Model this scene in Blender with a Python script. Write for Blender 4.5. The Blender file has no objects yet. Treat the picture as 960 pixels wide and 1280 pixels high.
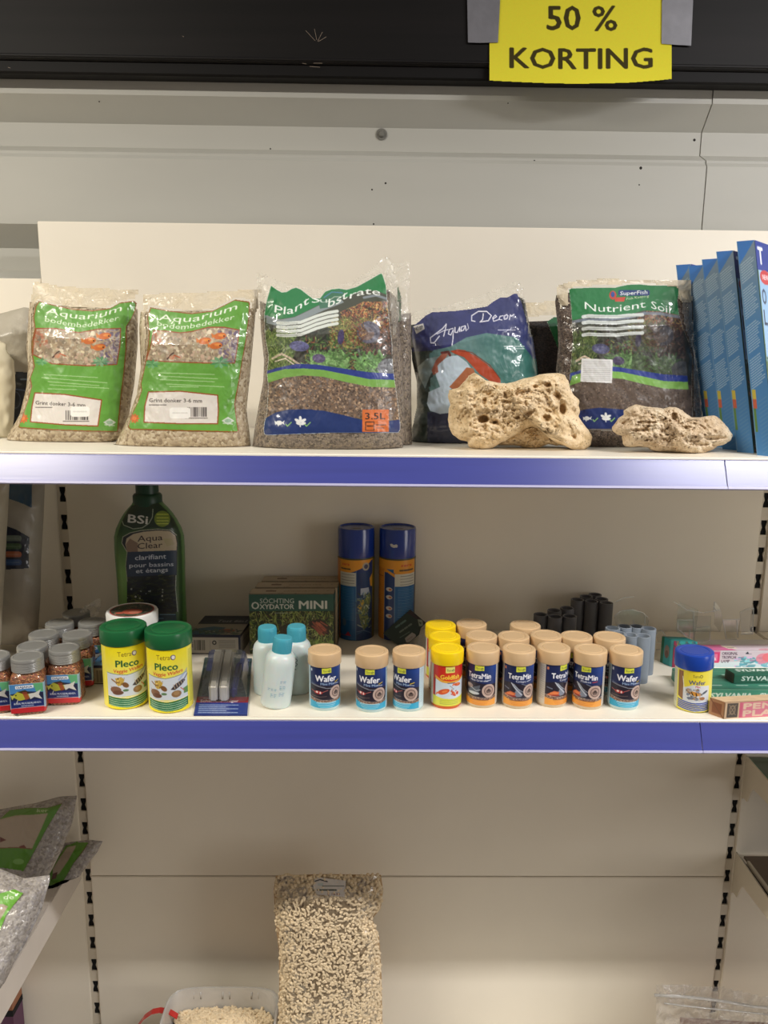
import bpy, bmesh, math, random
import numpy as np
from mathutils import Vector, Matrix
from mathutils.geometry import tessellate_polygon
SC=bpy.context.scene; COL=SC.collection
rnd=random.Random(7); RS=np.random.RandomState(7)
R=math.radians
# ------------------------------------------------------------------ camera measurement helpers
F=1003.15; CP=np.array([-.079,-1.397,.2473])
def _basis(y,p,r):
    cy,sy,cp,sp,cr,sr=math.cos(y),math.sin(y),math.cos(p),math.sin(p),math.cos(r),math.sin(r)
    f=np.array([sy*cp,cy*cp,-sp]); rt=np.array([cy,-sy,0.]); up=np.cross(rt,f)
    return cr*rt+sr*up,-sr*rt+cr*up,f
RT,UP,FW=_basis(.0151,.1933,.011)
def ray(x,y):
    x=np.asarray(x,float)[...,None]; y=np.asarray(y,float)[...,None]
    return FW+(x-480)/F*RT-(y-640)/F*UP
def onY(x,y,Y):
    d=ray(x,y); return CP+d*((Y-CP[1])/d[...,1])[...,None]
def onZ(x,y,Z):
    d=ray(x,y); return CP+d*((Z-CP[2])/d[...,2])[...,None]
def onP(x,y,P0,N,lift=0.):
    """point on a plane, moved towards the viewer by lift metres"""
    d=ray(x,y); n=np.asarray(N,float)
    t=((np.asarray(P0)-CP)@n)/(d@n)
    L=np.linalg.norm(d,axis=-1)
    return CP+d*(t-np.asarray(lift)/L)[...,None]
def lin(c):
    c=np.asarray(c,float)/255.; return np.where(c<=.04045,c/12.92,((c+.055)/1.055)**2.4)
def L4(c): 
    l=lin(c); return (float(l[0]),float(l[1]),float(l[2]),1.)
# ------------------------------------------------------------------ materials
MATS={}
def nmat(name):
    m=bpy.data.materials.new(name); m.use_nodes=True; nt=m.node_tree
    b=nt.nodes['Principled BSDF']; return m,nt,b
def tc(nt,scale=(1,1,1)):
    t=nt.nodes.new('ShaderNodeTexCoord'); mp=nt.nodes.new('ShaderNodeMapping'); mp.inputs['Scale'].default_value=scale
    nt.links.new(t.outputs['Object'],mp.inputs[0]); return mp.outputs[0]
def PM(name,c,rough=.5,metal=0,coat=0,var=(8,.06),bump=None,sc=(1,1,1),cr=.05,trans=0,sss=0,spec=.5):
    if name in MATS: return MATS[name]
    m,nt,b=nmat(name); v=tc(nt,sc)
    n=nt.nodes.new('ShaderNodeTexNoise'); n.inputs['Scale'].default_value=var[0]; n.inputs['Detail'].default_value=4
    nt.links.new(v,n.inputs['Vector'])
    r=nt.nodes.new('ShaderNodeValToRGB'); l=lin(c)
    r.color_ramp.elements[0].position=.3; r.color_ramp.elements[1].position=.7
    r.color_ramp.elements[0].color=(*(l*(1-var[1])),1); r.color_ramp.elements[1].color=(*np.minimum(l*(1+var[1]),1),1)
    nt.links.new(n.outputs['Fac'],r.inputs[0]); nt.links.new(r.outputs[0],b.inputs['Base Color'])
    b.inputs['Roughness'].default_value=rough; b.inputs['Metallic'].default_value=metal
    b.inputs['Coat Weight'].default_value=coat; b.inputs['Coat Roughness'].default_value=cr
    b.inputs['Specular IOR Level'].default_value=spec
    if trans: b.inputs['Transmission Weight'].default_value=trans
    if sss:
        b.inputs['Subsurface Weight'].default_value=sss; b.inputs['Subsurface Scale'].default_value=.01
    if bump:
        n2=nt.nodes.new('ShaderNodeTexNoise'); n2.inputs['Scale'].default_value=bump[0]; n2.inputs['Detail'].default_value=5
        nt.links.new(v,n2.inputs['Vector']); bp=nt.nodes.new('ShaderNodeBump'); bp.inputs['Strength'].default_value=bump[1]
        bp.inputs['Distance'].default_value=bump[2] if len(bump)>2 else .002
        nt.links.new(n2.outputs['Fac'],bp.inputs['Height']); nt.links.new(bp.outputs[0],b.inputs['Normal'])
    MATS[name]=m; return m
def PRINT(name,rough=.45,coat=0.,wr=None,cr=.08,spec=.5):
    if name in MATS: return MATS[name]
    m,nt,b=nmat(name); a=nt.nodes.new('ShaderNodeAttribute'); a.attribute_name='Col'
    n=nt.nodes.new('ShaderNodeTexNoise'); n.inputs['Scale'].default_value=300; nt.links.new(tc(nt),n.inputs['Vector'])
    mx=nt.nodes.new('ShaderNodeMix'); mx.data_type='RGBA'; mx.blend_type='MULTIPLY'; mx.inputs[0].default_value=.08
    nt.links.new(a.outputs['Color'],mx.inputs[6]); nt.links.new(n.outputs['Color'],mx.inputs[7]); nt.links.new(mx.outputs[2],b.inputs['Base Color'])
    b.inputs['Roughness'].default_value=rough; b.inputs['Coat Weight'].default_value=coat; b.inputs['Coat Roughness'].default_value=cr
    b.inputs['Specular IOR Level'].default_value=spec
    if wr:
        n2=nt.nodes.new('ShaderNodeTexNoise'); n2.inputs['Scale'].default_value=wr[0]; n2.inputs['Detail'].default_value=3; n2.inputs['Distortion'].default_value=1.2
        nt.links.new(tc(nt,(1,1,.7)),n2.inputs['Vector']); bp=nt.nodes.new('ShaderNodeBump'); bp.inputs['Strength'].default_value=wr[1]; bp.inputs['Distance'].default_value=.004
        nt.links.new(n2.outputs['Fac'],bp.inputs['Height']); nt.links.new(bp.outputs[0],b.inputs['Normal']); nt.links.new(bp.outputs[0],b.inputs['Coat Normal'])
    MATS[name]=m; return m
def GRAVEL(name,pal,scale=230,coat=.6,bd=.0012,rough=.7,wr=45):
    """loose grains seen through clear film"""
    if name in MATS: return MATS[name]
    m,nt,b=nmat(name); v=tc(nt)
    vo=nt.nodes.new('ShaderNodeTexVoronoi'); vo.inputs['Scale'].default_value=scale; nt.links.new(v,vo.inputs['Vector'])
    r=nt.nodes.new('ShaderNodeValToRGB'); r.color_ramp.interpolation='LINEAR'
    while len(r.color_ramp.elements)<len(pal): r.color_ramp.elements.new(.5)
    for i,c in enumerate(pal):
        r.color_ramp.elements[i].position=.12+.76*i/(len(pal)-1); r.color_ramp.elements[i].color=L4(c)
    s=nt.nodes.new('ShaderNodeSeparateColor'); nt.links.new(vo.outputs['Color'],s.inputs[0]); nt.links.new(s.outputs[0],r.inputs[0])
    nt.links.new(r.outputs[0],b.inputs['Base Color'])
    bp=nt.nodes.new('ShaderNodeBump'); bp.inputs['Strength'].default_value=.9; bp.inputs['Distance'].default_value=bd; bp.invert=True
    nt.links.new(vo.outputs['Distance'],bp.inputs['Height']); nt.links.new(bp.outputs[0],b.inputs['Normal'])
    b.inputs['Roughness'].default_value=rough
    b.inputs['Coat Weight'].default_value=coat; b.inputs['Coat Roughness'].default_value=.12
    n2=nt.nodes.new('ShaderNodeTexNoise'); n2.inputs['Scale'].default_value=wr; n2.inputs['Detail'].default_value=3; n2.inputs['Distortion'].default_value=1.5
    nt.links.new(v,n2.inputs['Vector']); b2=nt.nodes.new('ShaderNodeBump'); b2.inputs['Strength'].default_value=.5; b2.inputs['Distance'].default_value=.005
    nt.links.new(n2.outputs['Fac'],b2.inputs['Height']); nt.links.new(b2.outputs[0],b.inputs['Coat Normal'])
    MATS[name]=m; return m
def FILM(name,opac=.25,tint=(235,232,222),scale=60,haze=.5,glint=.25):
    """clear crumpled plastic film: mostly see-through with hazy streaks and shine"""
    if name in MATS: return MATS[name]
    m,nt,b=nmat(name); v=tc(nt); out=nt.nodes['Material Output']
    n=nt.nodes.new('ShaderNodeTexNoise'); n.inputs['Scale'].default_value=scale; n.inputs['Detail'].default_value=4; n.inputs['Distortion'].default_value=1.5; nt.links.new(v,n.inputs['Vector'])
    bp=nt.nodes.new('ShaderNodeBump'); bp.inputs['Strength'].default_value=.8; bp.inputs['Distance'].default_value=.006; nt.links.new(n.outputs['Fac'],bp.inputs['Height'])
    tr=nt.nodes.new('ShaderNodeBsdfTransparent'); tr.inputs[0].default_value=(.97,.97,.96,1)
    df=nt.nodes.new('ShaderNodeBsdfDiffuse'); df.inputs[0].default_value=L4(tint); nt.links.new(bp.outputs[0],df.inputs['Normal'])
    gl=nt.nodes.new('ShaderNodeBsdfGlossy'); gl.inputs['Roughness'].default_value=.12; nt.links.new(bp.outputs[0],gl.inputs['Normal'])
    r=nt.nodes.new('ShaderNodeMapRange'); r.inputs['From Min'].default_value=.35; r.inputs['From Max'].default_value=.7
    r.inputs['To Min'].default_value=opac*(1-haze); r.inputs['To Max'].default_value=min(1,opac*(1+haze)); nt.links.new(n.outputs['Fac'],r.inputs['Value'])
    m1=nt.nodes.new('ShaderNodeMixShader'); nt.links.new(r.outputs[0],m1.inputs[0]); nt.links.new(tr.outputs[0],m1.inputs[1]); nt.links.new(df.outputs[0],m1.inputs[2])
    fr=nt.nodes.new('ShaderNodeFresnel'); fr.inputs['IOR'].default_value=1.45; nt.links.new(bp.outputs[0],fr.inputs['Normal'])
    mm=nt.nodes.new('ShaderNodeMath'); mm.operation='MULTIPLY_ADD'; mm.inputs[1].default_value=.7; mm.inputs[2].default_value=glint*.12; nt.links.new(fr.outputs[0],mm.inputs[0])
    m2=nt.nodes.new('ShaderNodeMixShader'); nt.links.new(mm.outputs[0],m2.inputs[0]); nt.links.new(m1.outputs[0],m2.inputs[1]); nt.links.new(gl.outputs[0],m2.inputs[2])
    nt.links.new(m2.outputs[0],out.inputs[0]); MATS[name]=m; return m
# ------------------------------------------------------------------ objects
def tag(o,label=None,cat=None,group=None,kind=None):
    if label: o['label']=label
    if cat: o['category']=cat
    if group: o['group']=group
    if kind: o['kind']=kind
    return o
def empty(name,loc,rz=0,label=None,cat=None,group=None):
    o=bpy.data.objects.new(name,None); COL.objects.link(o); o.location=[float(a) for a in loc]; o.rotation_euler.z=rz
    o.empty_display_size=.02; return tag(o,label,cat,group)
def mk(name,V,Fc,mat,parent=None,smooth=False,cols=None,world=False,auto=None):
    V=np.array(V,float).reshape(-1,3)
    if world and parent is not None:
        q=parent; off=np.zeros(3)
        while q is not None: off+=np.array(q.location); q=q.parent
        V=V-off
    me=bpy.data.meshes.new(name)
    Fa=Fc if isinstance(Fc,list) else Fc.tolist()
    me.from_pydata(V.tolist(),[],Fa); me.validate(verbose=False)
    if cols is not None and len(me.vertices)==len(cols):
        at=me.color_attributes.new('Col','FLOAT_COLOR','POINT')
        c4=np.ones((len(cols),4),np.float32); c4[:,:3]=cols; at.data.foreach_set('color',c4.ravel())
    if smooth:
        me.polygons.foreach_set('use_smooth',[True]*len(me.polygons))
        if auto:
            bm=bmesh.new(); bm.from_mesh(me)
            for e in bm.edges:
                if len(e.link_faces)==2 and e.calc_face_angle(0)>R(auto): e.smooth=False
            bm.to_mesh(me); bm.free()
    me.materials.append(mat)
    o=bpy.data.objects.new(name,me); COL.objects.link(o)
    if parent is not None: o.parent=parent
    return o
class MB:
    def __init__(s): s.V=[]; s.F=[]
    def add(s,V,Fc):
        n=len(s.V); s.V+= [tuple(map(float,v)) for v in V]; s.F+=[[n+int(i) for i in f] for f in Fc]; return s
    def box(s,x0,x1,y0,y1,z0,z1,M=None):
        V=[(x,y,z) for z in (z0,z1) for y in (y0,y1) for x in (x0,x1)]
        if M is not None: V=[M@Vector(v) for v in V]
        return s.add(V,[(0,2,3,1),(4,5,7,6),(0,1,5,4),(2,6,7,3),(0,4,6,2),(1,3,7,5)])
    def tube(s,pts,r,n=8,caps=True):
        pts=[Vector(p) for p in pts]; rings=[]
        for i,p in enumerate(pts):
            d=(pts[min(i+1,len(pts)-1)]-pts[max(i-1,0)]).normalized()
            a=d.orthogonal().normalized() if i==0 else (a-d*a.dot(d)).normalized()
            b=d.cross(a); rr=r[i] if isinstance(r,(list,tuple)) else r
            rings.append([p+(a*math.cos(t)+b*math.sin(t))*rr for t in [2*math.pi*k/n for k in range(n)]])
        V=[v for q in rings for v in q]; Fc=[]
        for i in range(len(pts)-1):
            for k in range(n): Fc.append((i*n+k,i*n+(k+1)%n,(i+1)*n+(k+1)%n,(i+1)*n+k))
        if caps: Fc+= [tuple(range(n))[::-1],tuple((len(pts)-1)*n+k for k in range(n))]
        return s.add(V,Fc)
    def prism(s,poly,a,b,ax='y'):
        """2-D polygon extruded from a to b along axis; poly in the two other axes"""
        n=len(poly); f={'y':lambda p,t:(p[0],t,p[1]),'x':lambda p,t:(t,p[0],p[1]),'z':lambda p,t:(p[0],p[1],t)}[ax]
        V=[f(p,a) for p in poly]+[f(p,b) for p in poly]
        tr=tessellate_polygon([[Vector((p[0],p[1],0)) for p in poly]])
        Fc=[tuple(t) for t in tr]+[tuple(n+i for i in t[::-1]) for t in tr]+[(i,(i+1)%n,n+(i+1)%n,n+i) for i in range(n)]
        return s.add(V,Fc)
    def build(s,name,mat,parent=None,smooth=False,world=False,auto=None,bevel=0,seg=2):
        o=mk(name,s.V,s.F,mat,parent,smooth,None,world,auto)
        bm=bmesh.new(); bm.from_mesh(o.data); bmesh.ops.recalc_face_normals(bm,faces=bm.faces)
        if bevel:
            es=[e for e in bm.edges if len(e.link_faces)==2 and e.calc_face_angle(0)>R(40)]
            bmesh.ops.bevel(bm,geom=es,offset=bevel,segments=seg,affect='EDGES',clamp_overlap=True)
        bm.to_mesh(o.data); bm.free(); return o
def lathe(prof,n=48,cx=0,cy=0):
    V=[];Fc=[];rings=[]
    for r,z in prof:
        if r<1e-6: V.append((cx,cy,z)); rings.append([len(V)-1])
        else:
            i0=len(V); V+=[(cx+r*math.cos(2*math.pi*k/n),cy+r*math.sin(2*math.pi*k/n),z) for k in range(n)]; rings.append(list(range(i0,i0+n)))
    for a,b in zip(rings,rings[1:]):
        for k in range(n):
            k2=(k+1)%n
            if len(a)==1 and len(b)==1: continue
            if len(a)==1: Fc.append([a[0],b[k2],b[k]][::-1])
            elif len(b)==1: Fc.append([a[k],a[k2],b[0]])
            else: Fc.append([a[k],a[k2],b[k2],b[k]])
    return V,Fc
def lobj(name,prof,mat,parent,n=48,auto=35):
    V,Fc=lathe(prof,n); o=mk(name,V,Fc,mat,parent,True,auto=auto)
    bm=bmesh.new(); bm.from_mesh(o.data); bmesh.ops.recalc_face_normals(bm,faces=bm.faces); bm.to_mesh(o.data); bm.free(); return o
def dup(o,loc,rz=None,label=None,name=None,parent=None):
    c=o.copy(); COL.objects.link(c); c.parent=parent
    if loc is not None: c.location=[float(a) for a in loc]
    if rz is not None: c.rotation_euler.z=rz
    if label: c['label']=label
    for ch in o.children: dup(ch,None,parent=c)
    return c
# ------------------------------------------------------------------ printed artwork: drawn into a grid of coloured vertices
_gl={}
def glyphs(s,bold=0):
    k=(s,bold)
    if k in _gl: return _gl[k]
    cu=bpy.data.curves.new('t','FONT'); cu.body=s; cu.resolution_u=2; cu.offset=bold; cu.fill_mode='FRONT'
    o=bpy.data.objects.new('t',cu); COL.objects.link(o); bpy.context.view_layer.update()
    dg=bpy.context.evaluated_depsgraph_get(); me=o.evaluated_get(dg).to_mesh()
    me.calc_loop_triangles(); V=np.array([v.co[:2] for v in me.vertices]).reshape(-1,2); T=np.array([t.vertices[:] for t in me.loop_triangles],int).reshape(-1,3)
    o.evaluated_get(dg).to_mesh_clear(); bpy.data.objects.remove(o); bpy.data.curves.remove(cu)
    _gl[k]=(V,T); return V,T
def vnoise(X,Y,seed=0):
    xi=np.floor(X).astype(int); yi=np.floor(Y).astype(int); fx=X-xi; fy=Y-yi; fx=fx*fx*(3-2*fx); fy=fy*fy*(3-2*fy)
    def h(a,b):
        n=(a*374761393+b*668265263+seed*2147483)&0xffffffff; n=((n^(n>>13))*1274126177)&0xffffffff; return ((n^(n>>16))&0xffff)/65535.
    return (h(xi,yi)*(1-fx)+h(xi+1,yi)*fx)*(1-fy)+(h(xi,yi+1)*(1-fx)+h(xi+1,yi+1)*fx)*fy
def fbm(X,Y,seed=0,o=4):
    s=0;a=.5
    for i in range(o): s=s+a*vnoise(X*2**i+i*17.3,Y*2**i+i*9.1,seed+i); a*=.5
    return s/(1-.5**o)
class Ras:
    """artwork canvas; x right, y down, in user units; res = grid vertices per unit"""
    def __init__(s,x0,y0,x1,y1,res,bg=(255,255,255),ss=2):
        s.x0,s.y0,s.x1,s.y1,s.res,s.ss=x0,y0,x1,y1,res,ss; k=res*ss
        s.W=int(round((x1-x0)*res))*ss; s.H=int(round((y1-y0)*res))*ss; s.k=k
        s.I=np.empty((s.H,s.W,3)); s.I[:]=np.asarray(bg,float); s.clip=None; s.A=None
        s.gx=x0+(np.arange(s.W)+.5)/k; s.gy=y0+(np.arange(s.H)+.5)/k
    def _bb(s,xa,ya,xb,yb):
        i0=max(0,int((xa-s.x0)*s.k)-1); i1=min(s.W,int((xb-s.x0)*s.k)+2); j0=max(0,int((ya-s.y0)*s.k)-1); j1=min(s.H,int((yb-s.y0)*s.k)+2)
        return (i0,i1,j0,j1) if i1>i0 and j1>j0 else None
    def _put(s,bb,m,col,a=1.):
        i0,i1,j0,j1=bb
        if s.clip is not None: m=m&s.clip[j0:j1,i0:i1]
        if not m.any(): return
        reg=s.I[j0:j1,i0:i1]; reg[m]=reg[m]*(1-a)+np.asarray(col,float)*a
    def pmask(s,P,bb=None):
        P=np.asarray(P,float)
        if bb is None: bb=(0,s.W,0,s.H)
        i0,i1,j0,j1=bb; X=s.gx[i0:i1][None,:]; Y=s.gy[j0:j1][:,None]; m=np.zeros((j1-j0,i1-i0),bool)
        n=len(P)
        for a in range(n):
            x1,y1=P[a]; x2,y2=P[(a+1)%n]
            if y1==y2: continue
            c=(y1>Y)!=(y2>Y); m^=c&(X<(x2-x1)*(Y-y1)/(y2-y1)+x1)
        return m
    def poly(s,P,col,a=1.):
        P=np.asarray(P,float); bb=s._bb(*P.min(0),*P.max(0))
        if bb: s._put(bb,s.pmask(P,bb),col,a)
        return s
    def rect(s,x0,y0,x1,y1,col,a=1.): return s.poly([(x0,y0),(x1,y0),(x1,y1),(x0,y1)],col,a)
    def rrect(s,x0,y0,x1,y1,r,col,a=1.):
        P=[]
        for cx,cy,t0 in ((x1-r,y0+r,-90),(x1-r,y1-r,0),(x0+r,y1-r,90),(x0+r,y0+r,180)):
            for k in range(5): t=R(t0+k*22.5); P.append((cx+r*math.cos(t),cy+r*math.sin(t)))
        return s.poly(P,col,a)
    def ell(s,cx,cy,rx,ry,col,a=1.,rot=0,hole=0):
        r=max(rx,ry); bb=s._bb(cx-r,cy-r,cx+r,cy+r)
        if not bb: return s
        i0,i1,j0,j1=bb; X=s.gx[i0:i1][None,:]-cx; Y=s.gy[j0:j1][:,None]-cy; c,d=math.cos(rot),math.sin(rot)
        q=((X*c+Y*d)/rx)**2+((-X*d+Y*c)/ry)**2; s._put(bb,(q<1)&(q>=hole*hole),col,a); return s
    def line(s,P,w,col,a=1.):
        for (x1,y1),(x2,y2) in zip(P,P[1:]):
            bb=s._bb(min(x1,x2)-w,min(y1,y2)-w,max(x1,x2)+w,max(y1,y2)+w)
            if not bb: continue
            i0,i1,j0,j1=bb; X=s.gx[i0:i1][None,:]; Y=s.gy[j0:j1][:,None]; dx,dy=x2-x1,y2-y1; l=dx*dx+dy*dy+1e-12
            t=np.clip(((X-x1)*dx+(Y-y1)*dy)/l,0,1); s._put(bb,(X-x1-t*dx)**2+(Y-y1-t*dy)**2<(w/2)**2,col,a)
        return s
    def text(s,t,x0,x1,base,cap,col,bold=.0,shear=0,a=1.,rot=0):
        """t fitted between x0 and x1; base = baseline y or list of (x,y) points; cap = capital height"""
        V,T=glyphs(t)
        if len(T)==0: return s
        V=V.copy(); V[:,0]-=V[:,0].min(); w=V[:,0].max() or 1; h=V[:,1]/.729*cap
        X=x0+V[:,0]/w*(x1-x0)+shear*h
        if isinstance(base,(int,float)): Yb=base+np.zeros_like(X)
        else: b=np.array(base); Yb=np.interp(X,b[:,0],b[:,1])
        Y=Yb-h
        if rot:
            cx,cy=x0,(base if isinstance(base,(int,float)) else base[0][1]); c,d=math.cos(rot),math.sin(rot); X,Y=cx+(X-cx)*c-(Y-cy)*d,cy+(X-cx)*d+(Y-cy)*c
        bx=abs(bold)*cap*1.25; offs=[(0,0)] if bold<=.004 else [(-bx,0),(bx,0),(0,-bx*.7),(0,bx*.7)]
        P=np.stack([X,Y],1); TT=np.concatenate([P[T]+np.array(o_) for o_ in offs])
        for tri in TT:
            bb=s._bb(*tri.min(0),*tri.max(0))
            if not bb: continue
            i0,i1,j0,j1=bb; gx=s.gx[i0:i1][None,:]; gy=s.gy[j0:j1][:,None]
            (ax,ay),(bx,by),(cx,cy)=tri
            d1=(gx-bx)*(ay-by)-(ax-bx)*(gy-by); d2=(gx-cx)*(by-cy)-(bx-cx)*(gy-cy); d3=(gx-ax)*(cy-ay)-(cx-ax)*(gy-ay)
            s._put(bb,((d1>=0)&(d2>=0)&(d3>=0))|((d1<=0)&(d2<=0)&(d3<=0)),col,a)
        return s
    def small(s,x0,x1,y,h,col,seed=0,a=.85,slope=0):
        """a row of print too small to read: short dashes"""
        r=random.Random(seed*31+int(y*7)); x=x0
        while x<x1:
            w=r.uniform(1.2,3.5)*h; e=min(x+w,x1); s.line([(x,y+slope*(x-x0)),(e,y+slope*(e-x0))],h,col,a); x=e+h*.9
        return s
    def setclip(s,P=None): s.clip=None if P is None else s.pmask(P); return s
    def shade(s,fn):
        X,Y=np.meshgrid(s.gx,s.gy); M=fn(X,Y)
        if s.clip is not None: M=np.where((s.clip)[...,None] if M.ndim==3 else s.clip,M,s.I if M.ndim==3 else 1)
        s.I=M if M.ndim==3 else s.I*M[...,None]; return s
    def leaves(s,n,pal,ln,w,box,seed=1,ang=(0,math.pi),a=.9):
        r=random.Random(seed); x0,y0,x1,y1=box
        for i in range(n):
            x,y=r.uniform(x0,x1),r.uniform(y0,y1); t=r.uniform(*ang); l=r.uniform(*ln); c=np.array(r.choice(pal))*r.uniform(.75,1.15)
            s.line([(x,y),(x+l*math.cos(t),y-l*math.sin(t))],r.uniform(*w),np.clip(c,0,255),a)
        return s
    def dots(s,n,pal,rr,box,seed=1,a=1.):
        r=random.Random(seed); x0,y0,x1,y1=box
        for i in range(n):
            c=np.array(r.choice(pal))*r.uniform(.85,1.12); q=r.uniform(*rr)
            s.ell(r.uniform(x0,x1),r.uniform(y0,y1),q,q*r.uniform(.55,.95),np.clip(c,0,255),a,r.uniform(0,3))
        return s
    def bars(s,x0,x1,y0,y1,col=(40,40,40),seed=1):
        r=random.Random(seed); x=x0; u=(x1-x0)/46.
        while x<x1: w=r.choice((1,1,2,3))*u; s.rect(x,y0,min(x+w,x1),y1,col); x+=w+r.choice((1,1,2))*u
        return s
    def out(s):
        h,w=s.H//s.ss,s.W//s.ss
        I=s.I.reshape(h,s.ss,w,s.ss,3).mean((1,3)); A=np.ones((h,w),bool) if s.A is None else s.A.reshape(h,s.ss,w,s.ss).mean((1,3))>.5
        return lin(np.clip(I,0,255)),A,s.x0+(np.arange(w)+.5)/s.res,s.y0+(np.arange(h)+.5)/s.res
def sheet(name,ras,pos,mat,parent,world=True,smooth=True):
    """the canvas laid on a surface: pos(X,Y) gives the 3-D point of each grid vertex"""
    I,A,gx,gy=ras.out()
    # stretch border cells to the exact edges
    gx=gx.copy(); gy=gy.copy(); gx[0],gx[-1],gy[0],gy[-1]=ras.x0,ras.x1,ras.y0,ras.y1
    X,Y=np.meshgrid(gx,gy); P=pos(X,Y).reshape(-1,3); h,w=A.shape
    idx=np.arange(h*w).reshape(h,w); q=A[:-1,:-1]&A[1:,:-1]&A[1:,1:]&A[:-1,1:]
    Fc=np.stack([idx[:-1,:-1][q],idx[1:,:-1][q],idx[1:,1:][q],idx[:-1,1:][q]],1)
    used=np.unique(Fc); re=np.full(h*w,-1); re[used]=np.arange(len(used))
    return mk(name,P[used],re[Fc],mat,parent,smooth,I.reshape(-1,3)[used],world)
def face_pos(O,Ux,Uy,x0,y0,x1,y1):
    """canvas (x0..x1,y0..y1) -> rectangle with top-left O, right vector Ux, down vector Uy"""
    O,Ux,Uy=map(lambda a:np.asarray(a,float),(O,Ux,Uy))
    return lambda X,Y:O+((X-x0)/(x1-x0))[...,None]*Ux+((Y-y0)/(y1-y0))[...,None]*Uy
def interp(y,pts):
    a=np.array(pts,float); o=np.argsort(a[:,1]); return np.interp(y,a[o,1],a[o,0])
# ================================================================== palette of materials
M_PANEL=PM('panel_cream_enamel',(238,231,216),rough=.42,var=(5,.025))
M_SHELF=PM('shelf_cream_enamel',(232,225,209),rough=.4,var=(9,.03))
M_POST=PM('post_cream_enamel',(212,203,186),rough=.5,var=(9,.03))
M_BLACK=PM('slot_black',(7,9,13),rough=.9,var=(9,.02))
M_RAILB=PM('rail_blue_plastic',(50,58,140),rough=.3,coat=1.,cr=.3,var=(30,.07),sc=(.15,1,4),bump=(90,.06,.001))
M_RIM=PM('rail_lavender_rim',(178,176,208),rough=.35,var=(9,.03))
M_WALL=PM('wall_grey_steel_sheet',(182,181,173),rough=.5,var=(7,.045),sc=(.3,1,1),spec=.35)
M_BEAM=PM('beam_black_brown_wood',(11,8,8),rough=.55,spec=.25,var=(14,.5),sc=(.12,1,3),bump=(60,.12,.001))
M_BEAM2=PM('beam_moulding_wood',(8,6,6),rough=.6,spec=.25,var=(14,.4),sc=(.12,1,3))
M_FLOOR=PM('floor_brown_tile',(70,56,46),rough=.6,var=(3,.12))
M_WHITE=PM('white_plastic',(232,232,228),rough=.4)
Z1,Z2=.122,-.243; FY=-.368; HW=.625; ZD=-1.10; ZF=-1.25
# ------------------------------------------------------------------ floor and the profiled wall
tag(MB().box(-3,3,-4,.3,ZF-.02,ZF).build('floor',M_FLOOR),kind='structure')
prof=[]; z=.667+.207*3
def wallprof():
    P=[]; z=.668+.207*3
    while z>ZF:
        P+=[(.055,z),(.091,z-.036),(.091,z-.074),(.062,z-.088),(.062,z-.092),(.055,z-.099)]; z-=.207
    return [p for p in P if p[1]>ZF-.1]
WP=wallprof(); XS=.488
for (a,b,dy) in ((-3,XS-.0005,0),(XS+.0006,3,-.0016)):
    V=[];Fc=[]
    for i,(y,z_) in enumerate(WP): V+=[(a,y+dy,z_),(b,y+dy,z_),(a,y+dy+.02,z_),(b,y+dy+.02,z_)]
    for i in range(len(WP)-1):
        q=4*i; Fc+=[(q,q+4,q+5,q+1),(q+2,q+3,q+7,q+6),(q,q+2,q+6,q+4),(q+1,q+5,q+7,q+3)]
    q=4*(len(WP)-1); Fc+=[(0,1,3,2),(q,q+2,q+3,q+1)]
    o=mk('wall_back',V,Fc,M_WALL); tag(o,kind='structure')
def wy(z_): a=np.array(WP); return float(np.interp(-z_,-a[:,1],a[:,0]))
r_=empty('wall_screw',(*onY(477,167,.086)[:2],float(onY(477,167,.086)[2])),label='small round steel screw in the grey profiled wall above the shelves',cat='screw')
r_.location.y=wy(r_.location.z)
def disc(name,pr,mat,par,n=20):
    V,Fc=lathe(pr,n); V=[(x,-z_,y) for x,y,z_ in V]; o=mk(name,V,Fc,mat,par,True,auto=30); return o
M_ZINC=PM('zinc',(128,127,120),rough=.4,metal=.4)
disc('washer',[(.0,0),(.0095,0),(.0095,.002),(.0,.0022)],M_ZINC,r_); disc('screw_head',[(.0055,.002),(.0055,.005),(.0042,.0062),(.0,.0064)],M_ZINC,r_,6)
M_SPECK=PM('dark_speck',(35,30,27),rough=.9)
for i,(px,py,q) in enumerate([(482,229,.0017),(465,237,.0014),(467,280,.0015),(868,175,.0024),(801,210,.0026),(668,201,.0016),(799,231,.0012),(124,127,.0012),(338,186,.0014),(635,129,.001)]):
    p=onY(px,py,.07); yy=wy(p[2])-(.0016 if p[0]>XS else 0); p=onY(px,py,yy); 
    o=disc('nail_hole',[(0,.0),(q,.0),(q*.7,.0006),(0,.0007)],M_SPECK,bpy.data.objects['wall_back.001' if p[0]>XS else 'wall_back'],9); o.location=[float(a) for a in p]
    pass
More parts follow.
